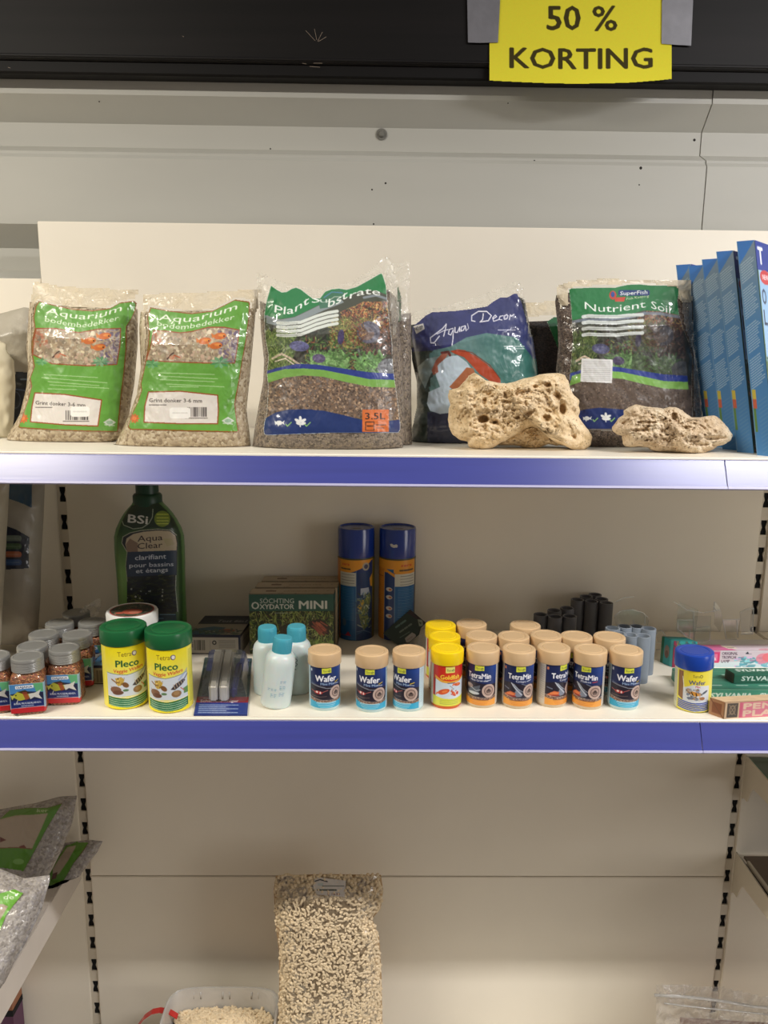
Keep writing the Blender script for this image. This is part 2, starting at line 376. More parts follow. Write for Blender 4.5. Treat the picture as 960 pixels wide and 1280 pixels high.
# ------------------------------------------------------------------ black beam
bm_=empty('header_beam',(0,.03,.688),label='black brown wooden header board above the shelves with a routed lower edge',cat='beam')
MB().prism([(.014,.0215),(.017,.019),(.05,.019),(.05,.5),(.014,.5)],-2.4,2.4,'x').build('board',M_BEAM,None)
o=bpy.data.objects['board']; o.parent=bm_; o.location=(0,-.03,0)
b2=MB().prism([(.020,.003),(.023,0),(.05,0),(.05,.0195),(.020,.0195)],-2.4,2.4,'x').build('lower_moulding',M_BEAM2,bm_); b2.location=(0,-.03,0)
b3=MB().prism([(.0125,.0235),(.0145,.0215),(.0145,.028),(.0125,.026)],-2.4,2.4,'x').build('bead',M_BEAM,bm_); b3.location=(0,-.03,0)
M_SCR=PM('scratch_pale',(150,135,120),rough=.8)
g=MB()
for P in [((393,36),(396,50)),((403,40),(397,52)),((382,38),(394,51)),((408,46),(398,52)),((378,79),(383,80)),((392,79),(403,79)),((416,74),(418,75)),((228,45),(230,46)),((387,83),(400,84)),((10,84),(13,85))]:
    a,b=[onY(*p,.0138) for p in P]; g.tube([a,b],.00035,4)
o=g.build('scratch_marks',M_SCR,bm_,world=True)
# ------------------------------------------------------------------ yellow sign with tape
sg=empty('discount_sign',(.255,.012,.69),label='yellow paper sign with large dark 50 % KORTING lettering taped to the black beam',cat='sign')
YEL=(232,222,58); DK=(62,54,18)
ra=Ras(611,-118,841,107,1.7,YEL)
ra.A=ra.pmask([(611.5,-118),(840,-118),(840,99),(822,101),(790,103.5),(760,104.5),(720,105),(690,104.6),(655,103.2),(630,102),(611.5,101)])
ra.text('50',684,725,37,31,DK,.025); ra.text('%',741,771,38,32,DK,.02)
ra.text('KORTING',637.5,815,[(630,84.5),(720,86),(815,85)],26.5,DK,.028)
def sgn(X,Y):
    t=np.clip((Y-55)/50,0,1); c=.0012+.020*t**2*(.35+.65*np.exp(-((X-728)/75.)**2))
    d=ray(X,Y); return CP+d*((.0125-c-CP[1])/d[...,1])[...,None]
sheet('paper',ra,sgn,PRINT('sign_paper',.75,spec=.2),sg)
M_TAPE=PM('grey_duct_tape',(118,118,124),rough=.45,metal=.15,var=(40,.1),bump=(120,.25,.001))
def px_slab(name,P,Y,th,mat,parent,bump=0):
    """flat piece cut to an outline, lying in the plane y=Y with thickness th"""
    m=MB(); n=len(P); f=[onY(x,y,Y) for x,y in P]; V=f+[p+np.array([0,th,0]) for p in f]
    tr=tessellate_polygon([[Vector((p[0],p[2],0)) for p in f]])
    m.add(V,[tuple(t) for t in tr]+[tuple(n+i for i in t) for t in tr]+[(i,(i+1)%n,n+(i+1)%n,n+i) for i in range(n)])
    return m.build(name,mat,parent,world=True)
tp=px_slab('tape_strip',[(583,-60),(628,-60),(622.5,53),(600,53.5),(585,53)],.0095,.0006,M_TAPE,sg)
tp=px_slab('tape_strip',[(828,-60),(869,-60),(864,57),(845,56),(827,54.5)],.0095,.0006,M_TAPE,sg)
# ------------------------------------------------------------------ back panels
def panel(x0,x1,z0,z1,label,y=0.):
    o=MB().box(x0,x1,y,y+.016,z0,z1).build('back_panel',M_PANEL,bevel=.0012); 
    c=Vector(((x0+x1)/2,y,z0)); 
    for v in o.data.vertices: v.co-=c
    o.location=c; return tag(o,label,'panel',None)
panel(-.6335,.6165,.0575,.457,'cream back panel standing behind the upper row of bags, topmost',-.0035)
panel(-.6175,.6165,-.346,.0555,'cream back panel behind the middle row of tins and cans')
panel(-.6175,.6165,-.7485,-.348,'cream back panel just under the lower blue edged shelf')
panel(-.6175,.6165,-1.15,-.7505,'cream back panel behind the bag of pellets, lowest, under the dark joint line')
panel(-1.87,-.6345,-.434,.366,'lower topped cream panel at the far left behind the pale padded bags')
panel(-1.87,-.6345,-1.15,-.436,'cream panel left of the left slotted post behind the sloping stack of gravel bags')
panel(.6335,1.87,.0575,.457,'cream panel at the far right edge behind the blue boxes')
panel(.6335,1.87,-.48,.0555,'cream panel right of the right slotted post beside the lamp boxes')
panel(.6335,1.87,-1.15,-.482,'cream panel right of the right slotted post behind the bracketed shelves')
# ------------------------------------------------------------------ slotted posts
def post(x,label):
    r=empty('upright_post',(x,.004,ZF),label=label,cat='post')
    fr=MB(); bk=MB(); wv,sl=.0080,.0056
    zs=[-.05*k for k in range(-7,25)]
    top=.372
    fr.box(-wv-.003,-sl,0,.003,0,top-ZF); fr.box(sl,wv+.003,0,.003,0,top-ZF)
    prev=top
    for z in zs:
        a,b=z+.0135,z-.0135
        fr.box(-sl,sl,0,.003,a-ZF,prev-ZF); prev=b
        for s in (-1,1): # hourglass notch
            fr.add([(s*sl,0,a-.006-ZF),(s*sl,0,b+.006-ZF),(s*sl*.62,0,z-ZF),(s*sl,.003,a-.006-ZF),(s*sl,.003,b+.006-ZF),(s*sl*.62,.003,z-ZF)],[(0,1,2),(0,2,5,3),(2,1,4,5)])
    fr.box(-sl,sl,0,.003,0,prev-ZF)
    bk.box(-wv-.002,wv+.002,.0035,.03,.002,top-ZF-.002)  # black block behind the slots stands for the shade inside the post
    fr.build('slotted_face',M_POST,r); bk.build('slot_shade_backing',M_BLACK,r); return r
post(-.625,'cream slotted shelf post at the left with a column of black slots'); post(.625,'cream slotted shelf post at the right with a column of black slots')
# ------------------------------------------------------------------ shelves with blue price rails
def shelf(x0,x1,z,label,rails,zr=None,th=.027,mat=M_SHELF):
    cx=(x0+x1)/2; r=empty('shelf',(cx,0,z-th),label=label,cat='shelf')
    t=MB().box(x0,x1,FY,-.0045,z-th,z).build('tray',mat,r,world=True,bevel=.0022,seg=3)
    for i,(a,b) in enumerate(rails):
        d=FY-.0005; zt=z-.0035
        P=[(d,zt),(d-.004,zt),(d-.0055,zt-.003),(d-.0205,zt-.0325),(d-.0185,zt-.0325),(d-.0,zt-.004)]
        rl=MB().prism(P,a,b,'x').build('price_rail',M_RAILB,r,world=True,bevel=.0004,seg=1)
        P=[(d-.0195,zt-.0325),(d-.0215,zt-.0318),(d-.0228,zt-.0345),(d-.0215,zt-.0362),(d-.017,zt-.0362),(d-.017,zt-.0325)]
        rm=MB().prism(P,a,b,'x').build('rail_rim',M_RIM,rl,world=True)
    for x in (x0+.004,x1-.004):
        MB().prism([(-.0046,z-th),(-.35,z-th),(-.35,z-th-.012),(-.05,z-th-.03),(-.04,z-th-.045),(-.0046,z-th-.045)],x-.0015,x+.0015,'x').build('bracket',M_POST,r,world=True)
    return r
j1=float(onY(908,590,-.382)[0]); j2=float(onY(877,920,-.382)[0])
shelf(-.6235,.6235,Z1,'cream metal shelf with glossy blue front rail carrying the gravel bags and rocks',[(-.70,j1),(j1+.0008,.66)])
shelf(-.6235,.6235,Z2,'cream metal shelf with blue front rail carrying the fish food tins',[(-.70,j2),(j2+.0008,.66)])
shelf(-1.87,-.6265,Z1,'end of the neighbouring upper shelf at the far left edge under the pale bags',[(-1.87,-.702)])
shelf(-1.87,-.6265,Z2,'end of the neighbouring middle shelf at the far left edge behind the jars',[(-1.87,-.702)])
shelf(.6265,1.87,Z1,'end of the neighbouring upper shelf at the far right edge',[(.662,1.87)])
shelf(.6265,1.87,Z2,'end of the neighbouring middle shelf at the far right edge behind the lamp boxes',[(.662,1.87)])
M_SHELFW=PM('shelf_white_side',(214,206,197),rough=.5)
r_=empty('shelf',(-1.25,0,-.752),label='cream tray shelf at lower left carrying the sagging gravel bags',cat='shelf')
MB().box(-1.87,-.637,-.42,-.004,-.70,-.697).build('tray_floor',M_SHELFW,r_,world=True)
MB().box(-.6375,-.634,-.42,-.004,-.752,-.6975).build('side_plate',M_SHELFW,r_,world=True,bevel=.001)
MB().box(-1.87,-.6375,-.42,-.4165,-.742,-.6975).build('front_lip',M_SHELFW,r_,world=True)
MB().box(-1.87,-.64,-.007,-.004,-.742,-.70).build('rear_lip',M_SHELFW,r_,world=True)
# right neighbour: glass shelf and tray shelf on white brackets
M_GLASS=PM('green_edged_glass',(72,92,74),rough=.15,var=(5,.05),coat=.5)
M_GEDGE=PM('glass_green_edge',(30,120,80),rough=.25)
M_TRAYT=PM('tray_top_taupe',(120,104,90),rough=.6)
def bracket(z,label,glass):
    r=empty('shelf',(1.2,0,z-.08),label=label,cat='shelf')
    P=[(-.001,z+.006),(-.36,z-.004),(-.36,z-.02),(-.092,z-.038),(-.040,z-.041),(-.034,z-.050),(-.022,z-.078),(-.008,z-.078),(-.001,z-.084)]
    MB().prism(P,.6335,.6365,'x').build('bracket',M_POST,r,world=True,bevel=.0006,seg=1)
    if glass:
        MB().box(.638,1.86,-.36,-.004,z-.004,z+.004).build('glass_plate',M_GLASS,r,world=True)
        MB().box(.6366,.6379,-.36,-.004,z-.004,z+.0045).build('glass_edge',M_GEDGE,r,world=True)
    else:
        MB().box(.6415,.6475,-.36,-.03,z-.02,z+.007).build('tray_side',M_POST,r,world=True,bevel=.001)
        MB().box(.648,1.86,-.36,-.006,z-.004,z+.0).build('tray_top',M_TRAYT,r,world=True)
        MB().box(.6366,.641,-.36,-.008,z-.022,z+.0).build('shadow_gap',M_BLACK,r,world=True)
    return r
bracket(-.497,'dark glass shelf with green edge on a cream bracket at the right edge',True)
bracket(-.700,'taupe tray shelf with chipped edge on a cream bracket at lower right',False)
# base deck
o=MB().box(-.62,.62,-.42,-.001,ZD-.1,ZD).build('base_deck',M_SHELF,bevel=.003); 
tag(o,'cream base deck at the bottom of the shelving under the pellets','shelf')
# ------------------------------------------------------------------ bag surfaces
class Bag:
    def __init__(s,L,Rr,top,bot,Y,zb,tilt=8,T=.035,Tb=.02,wr=.0022,seed=1,yaw=0,e=(3.2,.6),vtop=.35):
        s.L,s.R,s.top,s.bot,s.T0,s.Tb,s.wr,s.seed,s.e,s.vt=L,Rr,top,bot,T,Tb,wr,seed,e,vtop
        a=R(tilt); N=np.array([0,-math.cos(a),math.sin(a)]); c,d=math.cos(R(yaw)),math.sin(R(yaw)); s.N=np.array([-N[1]*d*-1,N[1]*c,N[2]])
        xm=(L[len(L)//2][0]+Rr[len(Rr)//2][0])/2; q=onY(xm,500,Y); s.P0=np.array([q[0],Y,zb]); s.zb=zb
    def yt(s,x): a=np.array(s.top,float); return np.interp(x,a[:,0],a[:,1])
    def yb(s,x): a=np.array(s.bot,float); return np.interp(x,a[:,0],a[:,1])
    def st(s,x,y):
        l=interp(y,s.L); r=interp(y,s.R); return np.clip((x-l)/(r-l),0,1),np.clip((y-s.yt(x))/(s.yb(x)-s.yt(x)),0,1)
    def th(s,x,y):
        u,t=s.st(x,y); e=np.clip(1-np.abs(2*u-1)**s.e[0],0,1)**s.e[1]
        v=np.clip((t+.02)/s.vt,.02,1)**.8; v=v*np.sqrt(np.clip(1-np.clip((t-.84)/.16,0,1)**2*.75,0,1))
        w=s.wr*(fbm(x/13+s.seed*7,y/17,s.seed,3)-.5)*2*(.35+.65*np.abs(2*u-1))*np.minimum(1,e*3)
        w=w+s.wr*.7*np.sin(y/3.1+np.sin(x/9.)*1.5)*np.clip(np.abs(2*u-1)*2-1.3,0,1)*np.minimum(1,e*3)
        return s.T0*e*v+w
    def pos(s,x,y,up=0.):
        P=onP(x,y,s.P0,s.N,s.th(x,y)+up); z0=s.zb+.0006
        P[...,2]=np.maximum(P[...,2],z0+np.asarray(up)*.5); return P
    def back(s,x,y):
        u,t=s.st(x,y); P=onP(x,y,s.P0,s.N,-s.Tb/s.T0*s.th(x,y)*.98); P[...,2]=np.maximum(P[...,2],s.zb+.0006); return P
    def body(s,name,mat,parent,nx=56,ny=70,t0=0.):
        t,u=np.meshgrid(np.linspace(t0,1,ny),np.linspace(0,1,nx),indexing='ij')
        y0=min(p[1] for p in s.top); y1=max(p[1] for p in s.bot); yn=y0+(y1-y0)*t
        x=interp(yn,s.L)*(1-u)+interp(yn,s.R)*u; y=s.yt(x)*(1-t)+s.yb(x)*t
        A=s.pos(x,y).reshape(-1,3); B=s.back(x,y).reshape(-1,3); B[:,1]+=.0012; n=nx*ny; idx=np.arange(n).reshape(ny,nx)
        f=np.stack([idx[:-1,:-1],idx[1:,:-1],idx[1:,1:],idx[:-1,1:]],-1).reshape(-1,4)
        Fc=f.tolist()+(f[:,::-1]+n).tolist(); rim=list(idx[0,:])+list(idx[1:,-1])+list(idx[-1,:-1][::-1])+list(idx[1:-1,0][::-1])
        for a,b in zip(rim,rim[1:]+rim[:1]): Fc.append([int(a),int(b),int(b)+n,int(a)+n])
        o=mk(name,np.vstack([A,B]),Fc,mat,parent,True,None,True); return o
def film(name,bag,P,mat,parent,up=.0012,res=.5,th=.0):
    P=np.array(P,float); ra=Ras(P[:,0].min()-1,P[:,1].min()-1,P[:,0].max()+1,P[:,1].max()+1,res,ss=2); ra.A=ra.pmask(P)
    o=sheet(name,ra,lambda X,Y:bag.pos(X,Y,up+.0015*(fbm(X/7,Y/7,5)-.3)),mat,parent); return o
M_FILM=FILM('clear_bag_film',.30,(226,220,205),50)
M_FILMC=FILM('milky_bag_film',.8,(214,200,172),45,.25)
M_FILMD=FILM('clear_film_thin',.14,(230,228,222),50)
PR_FILM=PRINT('print_on_film',.38,.7,(30,.5),.08)
G_BEIGE=GRAVEL('gravel_beige',[(138,120,94),(166,148,120),(184,168,138),(172,154,128),(196,182,156)],250)
G_GREY=GRAVEL('gravel_grey_brown',[(92,82,72),(118,106,94),(136,122,106),(124,112,102),(146,132,112)],360)
G_DARK=GRAVEL('gravel_black',[(14,16,16),(34,38,36),(58,60,58),(26,28,28)],300,coat=.9)
G_SOIL=GRAVEL('soil_brown',[(60,48,40),(96,80,68),(120,104,90),(84,72,64)],420)
G_SOILD=GRAVEL('soil_dark_brown',[(26,20,17),(46,36,30),(58,46,38)],420)
# ------------------------------------------------------------------ green gravel bags
GRN=(100,160,62); RED=(150,70,30)
def aquarium_art(lab,pic,box,tA,tB,txt,fish,rocks,wht,bar,stk,star,logo,leafs):
    P=np.array(lab,float); ra=Ras(P[:,0].min()-1,P[:,1].min()-1,P[:,0].max()+1,P[:,1].max()+1,1.7,GRN)
    ra.A=ra.pmask(P); cl=lambda p:p+[p[0]]
    ra.shade(lambda X,Y:1+.08*(fbm(X/30,Y/30,4)-.5))
    # picture of pebbles and goldfish
    ra.setclip(pic); ra.poly(pic,(178,160,132)); b=(min(p[0] for p in pic),min(p[1] for p in pic),max(p[0] for p in pic),max(p[1] for p in pic))
    ra.dots(900,[(196,182,150),(168,148,120),(208,196,170),(156,138,114),(186,160,138),(160,146,122),(150,132,108)],(1.2,3.2),b,11)
    x1=b[2]; ra.dots(160,[(108,96,120),(136,120,140),(150,130,130),(180,170,160)],(1.2,2.6),(x1-26,b[1],x1,b[3]),12,.8)
    ra.dots(50,[(170,100,70),(180,120,90)],(1,2.2),(b[0],b[1]+2,b[0]+18,b[1]+22),13,.6)
    for x,y in fish:
        ra.ell(x,y,8,4.2,(206,104,40),.9,-.15); ra.poly([(x-6,y),(x-11,y-4),(x-10,y+3)],(214,120,50),.9); ra.ell(x+2,y-1,4,1.6,(232,150,70),.8); ra.ell(x+5,y,1,1,(60,30,20))
    for x,y in rocks: ra.line([(x,y),(x+5,y-6),(x+8,y-8)],1.6,(60,34,28)); ra.line([(x+6,y),(x+9,y-5),(x+16,y-2)],1.3,(190,90,50)); ra.ell(x+6,y-2,4,2.6,(210,150,120),.7)
    ra.setclip()
    ra.line(cl(pic),1.3,RED)
    for x,y,s_ in leafs:
        for k in range(9):
            t=k*.7; ra.poly([(x,y),(x+s_*math.cos(t-.3),y+s_*.6*math.sin(t-.3)),(x+1.5*s_*math.cos(t),y+.9*s_*math.sin(t)),(x+s_*math.cos(t+.3),y+s_*.6*math.sin(t+.3))],[(96,158,112),(70,140,92),(120,176,132)][k%3],.85)
    ra.text('Aquarium',tA[0][0],tA[-1][0],tA,8.2,(236,244,226),.0,.22); ra.text('bodembedekker',tB[0][0],tB[-1][0],tB,6.4,(226,240,214),-.004,.18)
    for i,(x0,x1_,y,sl) in enumerate(txt): ra.small(x0,x1_,y,.9,(196,226,176),i,.75,sl)
    ra.poly(wht,(222,216,208)); ra.line(cl(wht),1.5,RED)
    x,y,w=box; ra.text('Grint donker 3-6 mm',x,x+w,[(x,y),(x+w,y+ (3.2 if w<64 else .8))],4.9,(58,52,48),.012); ra.small(x,x+w*.33,y+3.6,1.2,(80,74,70),3)
    bx0,bx1,by0,by1=bar; ra.bars(bx0,bx1,by0,by1,(70,64,62),5); ra.small(bx0-3,bx1,by1+1.6,1.2,(90,84,80),6)
    ra.rrect(*stk,3.4,(240,238,232)); ra.small(stk[0]+4,stk[2]-4,(stk[1]+stk[3])/2,1.6,(200,196,190),9,.6)
    x,y=star; 
    for k in range(9): t=k*.7; ra.line([(x,y),(x+5*math.cos(t),y+5*math.sin(t))],2.2,(206,98,40))
    ra.ell(x,y,2.4,2.4,(220,130,70))
    x,y=logo; ra.poly([(x-8,y),(x,y-5),(x+8,y),(x,y+5)],(206,214,200)); ra.ell(x,y,4.2,2.4,(150,180,150)); ra.line([(x-6,y+3),(x+6,y+4)],1.2,(190,205,185))
    ra.line(cl([(x_+ (1 if x_<P[:,0].mean() else -1),y_+(1 if y_<P[:,1].mean() else -1)) for x_,y_ in lab]),1.3,RED)
    return ra
lab1=[(48,375.6),(68.4,381),(89.7,385.7),(116,387.5),(137.5,384.8),(150,377.7),(168,375.5),(171.5,379),(170,387),(165.8,397),(158.8,407.8),(158.7,434),(156,466),(151.7,501.7),(148,540.6),(109,539.7),(63,538),(24,535.5),(22.4,533),(27.7,519.4),(34.8,498),(38.5,484),(36.6,473),(42,459),(39,443),(39,427),(42.8,409.6),(41,395.4),(44,382)]
pic1=[(45.4,410.5),(70,410.5),(98.5,415.8),(123,411.4),(150.8,410.5),(150,431),(146,455.6),(109,457.4),(65,454.7),(41,443),(42,425)]
wht1=[(43.6,491),(81,493),(127,500),(122.4,532.7),(80.8,531),(38,527.3),(40,508)]
ra1=aquarium_art(lab1,pic1,(44.5,505.5,62),[(57,391.5),(81,396.3),(102,399.3),(123,398),(134,394),(151.7,388.5)],[(56,401.6),(81,406.4),(102,409.6),(116,407.8),(148,400)],
 [(55,122,468,.06),(52,134,472,.08),(60,124,477,.08),(62,136,481,.06),(60,96,486,.03)],[(112,426),(131,420),(124,434)],[(66,447)],wht1,(82,111,513,525),(88,508,112,521),(29,523),(137,528),[(52,452,6),(126,452,8)])
b1=Bag([(41,351),(38,370),(36,389),(33,433),(35,460),(33,485),(25,519),(10,548),(8,556)],[(172,361),(172,423),(168,475),(163,505),(158,540),(140,557)],[(8,351),(41,351),(75,356),(103,358),(172,361)],[(8,552),(20,555),(60,556),(137,557.5)],-.245,Z1,7,.034,.022,seed=2)
lb='beige gravel bag with green printed label and price sticker, '
r1=empty('gravel_bag',(-.51,-.245,Z1),label=lb+'leftmost of the two',cat='bag',group='green labelled gravel bags on the upper shelf')
b1.body('gravel_body',G_BEIGE,r1,t0=.13); sheet('printed_label',ra1,lambda X,Y:b1.pos(X,Y,.0007),PR_FILM,r1)
film('bag_film',b1,[(41,350),(75,356),(103,358),(172,361),(171,376),(150,377),(137,384),(116,387),(90,385),(68,381),(48,375),(43,385),(40,400),(40,440),(36,465),(33,440),(36,390),(38,370)],M_FILMC,r1)
lab2=[(187.5,383.4),(212,388),(240,391),(266,388),(281,380.6),(294,374),(312,376.5),(313,380),(312,397.5),(308.4,425.6),(303.8,450),(300,476),(294.4,505),(296,520),(299,541),(243.8,539.6),(187.5,538),(162,537.5),(159.4,534),(163,521),(170.6,504.4),(176,489),(175,480),(177,472.5),(181,453.8),(184.7,431),(185.6,416),(183.4,395.6)]
pic2=[(192,413.4),(206,413.6),(225,416),(240,414.4),(260.6,409),(280,409),(299,412.5),(297,431),(293.4,453.8),(255,453.8),(206,452),(182.8,450),(187.5,435)]
wht2=[(185.6,490),(225,489),(272,494),(273,512),(272,529.7),(225,529.7),(180,527.8),(181,508)]
ra2=aquarium_art(lab2,pic2,(186.5,502.5,66),[(198,400),(225,402.5),(244,402),(257,398),(270,395),(281,391.5),(296,386.5)],[(196,406.5),(214,410.6),(229,411.6),(247.5,409),(266,405),(292.5,399)],
 [(197,268,466,.03),(200,272,470,.05),(200,268,474.5,.04),(208,280,480,.05),(212,248,483,.02)],[(256,426),(275,420),(270,432)],[(209,449)],wht2,(234,259,509,521),(212,509.5,238,523),(168,523),(285,526),[(190,455,7),(275,453,9)])
b2=Bag([(178,362),(174,406),(176,457),(171,492),(163,515),(150,545),(142,562)],[(322,358),(318,406),(313,464),(308,512),(312,543),(314,564)],[(142,366),(178,366),(205,365),(240,364.5),(280,364),(326,360)],[(142,562),(165,563),(240,565),(313,564.5)],-.288,Z1,6,.036,.022,seed=3)
r2=empty('gravel_bag',(-.345,-.288,Z1),label=lb+'second from the left, touching the purple brown bag',cat='bag',group='green labelled gravel bags on the upper shelf')
r2['label']=lb+'standing second from the left'
b2.body('gravel_body',G_BEIGE,r2,t0=.12); sheet('printed_label',ra2,lambda X,Y:b2.pos(X,Y,.0007),PR_FILM,r2)
film('bag_film',b2,[(178,366),(240,364.5),(326,360),(324,385),(318,400),(313,380),(311,375),(294,373),(281,380),(266,387),(240,390),(212,387),(187,382),(183,395),(184,420),(181,450),(176,456),(175,410)],M_FILMC,r2)
# ------------------------------------------------------------------ planted-tank print used on substrate bags
def waves(ra,q):
    poly=lambda P,c,a=1:ra.poly([q(*p) for p in P],c,a)
    poly([(.0,.585),(.1,.56),(.25,.535),(.4,.54),(.6,.565),(.8,.59),(1,.6),(1,.66),(.8,.655),(.6,.63),(.4,.6),(.25,.6),(.1,.61),(0,.63)],(44,62,140))
    poly([(.02,.6),(.15,.57),(.3,.565),(.45,.575),(.6,.6),(.8,.635),(1,.64),(1,.69),(.8,.685),(.6,.65),(.45,.62),(.3,.61),(.15,.625),(.0,.665)],(126,176,84))
def tank_art(ra,q,dark=1.,seed=1):
    """q maps unit label coordinates to canvas units"""
    poly=lambda P,c,a=1:ra.poly([q(*p) for p in P],c,a)
    poly([(0,.0),(1,.0),(1,1),(0,1)],(70,72,58))
    x0,y0=q(0,.22); x1,y1=q(1,.66); w=x1-x0; h=y1-y0
    top=[q(0,.25),q(.3,.2),q(.6,.2),q(.8,.13),q(1,.13),q(1,.64),q(.6,.6),q(.2,.55),q(0,.6)]
    ra.setclip(top)
    D=lambda cs:[tuple(np.array(c)*dark) for c in cs]
    ra.leaves(500,D([(54,60,44),(40,44,36),(70,66,52),(60,50,40)]),(4,10),(1.5,3),(x0,y0-25,x1,y1),seed)
    xb=x0+w*.5
    ra.leaves(900,D([(190,110,60),(176,92,48),(200,150,80),(150,70,50),(120,60,44),(196,170,90)]),(1.5,4),(.8,1.6),(x0+w*.58,y0-22,x0+w*.95,y0+h*.28),seed+1)
    ra.leaves(700,D([(150,150,70),(120,140,56),(170,150,80),(140,90,50),(90,100,44)]),(2,5),(.8,1.6),(x0+w*.5,y0+h*.05,x0+w*.8,y0+h*.5),seed+2)
    ra.leaves(400,D([(120,84,64),(150,100,80),(96,70,56),(70,50,44)]),(2,5),(.8,1.6),(x0+w*.75,y0+h*.2,x1,y0+h*.6),seed+3)
    ra.leaves(900,D([(110,140,60),(86,124,50),(150,170,86),(70,100,44),(130,150,80)]),(3,8),(.7,1.4),(x0,y0+h*.25,x0+w*.22,y1-h*.15),seed+4,(.6,2.4))
    ra.leaves(420,D([(84,130,60),(120,160,84),(60,96,46),(150,140,70),(140,80,60),(100,110,90)]),(2,6),(1,2.2),(x0+w*.3,y0+h*.35,x0+w*.75,y1),seed+5)
    ra.leaves(200,D([(120,176,90),(96,150,74),(140,190,110)]),(6,12),(2,3.4),(x0+w*.36,y0+h*.62,x0+w*.62,y0+h*.85),seed+6,(.2,2.9))
    ra.leaves(120,D([(120,176,90),(96,150,74)]),(5,10),(1.5,2.6),(x0+w*.7,y0+h*.6,x0+w*.9,y0+h*.85),seed+7,(.2,2.9))
    for (u,v,a,b,c) in ((.27,.42,.075,.035,(96,98,150)),(.42,.5,.05,.03,(92,80,120)),(.6,.36,.025,.05,(70,60,110))):
        X,Y=q(u,v); ra.ell(X,Y,a*w,b*h*2.2,tuple(np.array(c)*dark),1,.1); ra.ell(X-a*w*.2,Y,a*w*.6,b*h,tuple(np.array(c)*1.15*dark),.6)
    X,Y=q(.82,.33); ra.ell(X,Y,.088*w,.085*w,tuple(np.array((92,90,108))*dark)); ra.ell(X-.015*w,Y+.01*w,.06*w,.05*w,tuple(np.array((140,106,84))*dark),.8); ra.ell(X+.02*w,Y-.03*w,.05*w,.03*w,tuple(np.array((110,108,126))*dark),.7); ra.leaves(70,D([(150,90,60),(170,130,80),(110,70,56)]),(3,6),(.8,1.5),(X-.12*w,Y-.1*w,X-.03*w,Y+.1*w),seed+20); 
    X,Y=q(.96,.56); ra.ell(X,Y,.09*w,.13*h,tuple(np.array((120,124,130))*dark))
    ra.line([q(.06,.5),q(.13,.47),q(.2,.5),q(.3,.56)],2.6,(214,190,160)); ra.line([q(.08,.52),q(.16,.5),q(.24,.55)],1.4,(240,220,196))
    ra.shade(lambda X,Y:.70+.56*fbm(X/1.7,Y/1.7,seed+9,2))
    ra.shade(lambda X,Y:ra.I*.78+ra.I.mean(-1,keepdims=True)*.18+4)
    ra.setclip()
    return ra
def icons(ra,x,y,s=1.):
    W=(236,238,236)
    ra.ell(x+3*s,y,4.2*s,3*s,W); ra.poly([(x-3*s,y-3*s),(x+1*s,y),(x-2*s,y+3*s)],W); ra.poly([(x+6*s,y),(x+10.5*s,y-3.4*s),(x+9*s,y),(x+10.5*s,y+3*s)],W); ra.poly([(x,y+1*s),(x+4*s,y+1*s),(x+2*s,y+5*s)],W)
    ra.line([(x+12*s,y+2*s),(x+14*s,y+4.5*s),(x+19*s,y-.5*s)],1.4*s,(140,190,110))
    ra.line([(x+31*s,y+5*s),(x+31*s,y-1*s)],1.5*s,W)
    for dx,dy,t in ((-4,-3,.5),(4,-3,-.5),(-2,1,.3),(3.2,1,-.2),(0,-5,1.5)): ra.ell(x+31*s+dx*s,y+dy*s,4*s,1.9*s,W,1,t)
    ra.line([(x+37*s,y+2*s),(x+39*s,y+4.5*s),(x+44*s,y-.5*s)],1.4*s,(140,190,110))
# plant substrate bag
lab3=[(338.4,356),(346,361.5),(352,364.8),(358,364.3),(364,360.5),(370,358.8),(376,361),(385,368),(391,372.5),(399.7,372.3),(403,368),(406,364),(414,361),(424,360),(433,361.5),(445.6,358),(463,348.4),(474,342),(477,341),(479,344),(483,357),(485,381),(488,407.5),(490.5,429),(491,450),(492.7,468),(495.5,487),(498,505.6),(500.5,528),(500.8,537),(498,541.5),(470,541.7),(415,541.7),(375.6,543),(334,544.6),(330,543),(329,538),(330,528),(333,516.6),(334,500),(335,483.8),(333,466),(335,450),(335,442.5),(331,423),(329.7,394),(333,374.7)]
ra3=Ras(327,339,503,547,1.7,(150,140,126)); ra3.A=ra3.pmask(lab3)
q3=lambda u,v:((331+(u*152))*(1-v)+(331+u*170)*v,352+v*192)
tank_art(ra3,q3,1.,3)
ra3.poly([(325,405),(340,388),(360,395),(385,385),(410,372),(400,360),(330,360)],(120,130,134)) 
gtop=[(327,392),(332,394),(350,399),(368,396),(385,388),(405,378),(420,371),(433,372),(450,364),(470,363),(490,371),(490,335),(327,335)]
ra3.poly(gtop,(36,122,66)); ra3.poly([(333,394),(350,399.5),(368,396.5),(385,388.5),(405,378.5),(424,371),(430,378),(405,388),(385,397),(368,405),(350,408),(333,404)],(134,144,146)); ra3.line([(455,372),(470,369),(485,374)],3,(140,150,160),.8)
ra3.poly([(398,377),(410,366),(424,362),(432,367),(424,377),(412,384),(400,386)],(60,110,84),.9); ra3.line([(405,372),(415,365),(428,366)],1.2,(80,130,160)); ra3.line([(408,378),(418,371),(427,371)],1,(170,190,170))
W=(236,240,234)
ra3.text('Plant',343,386,[(343,390),(352,393),(366,392),(386,379)],10,W,.008,.1); ra3.text('S',390,400,[(388,379),(402,377)],8,W,.008); ra3.text('u',400,409,378,6,(200,215,205),.004)
ra3.text('bst',410,434,[(410,384),(420,381),(434,372)],10.5,W,.008,.1); ra3.text('rate',437,475,[(437,373.5),(450,369),(462,367.5),(475,369.5)],8.8,W,.008,.1)
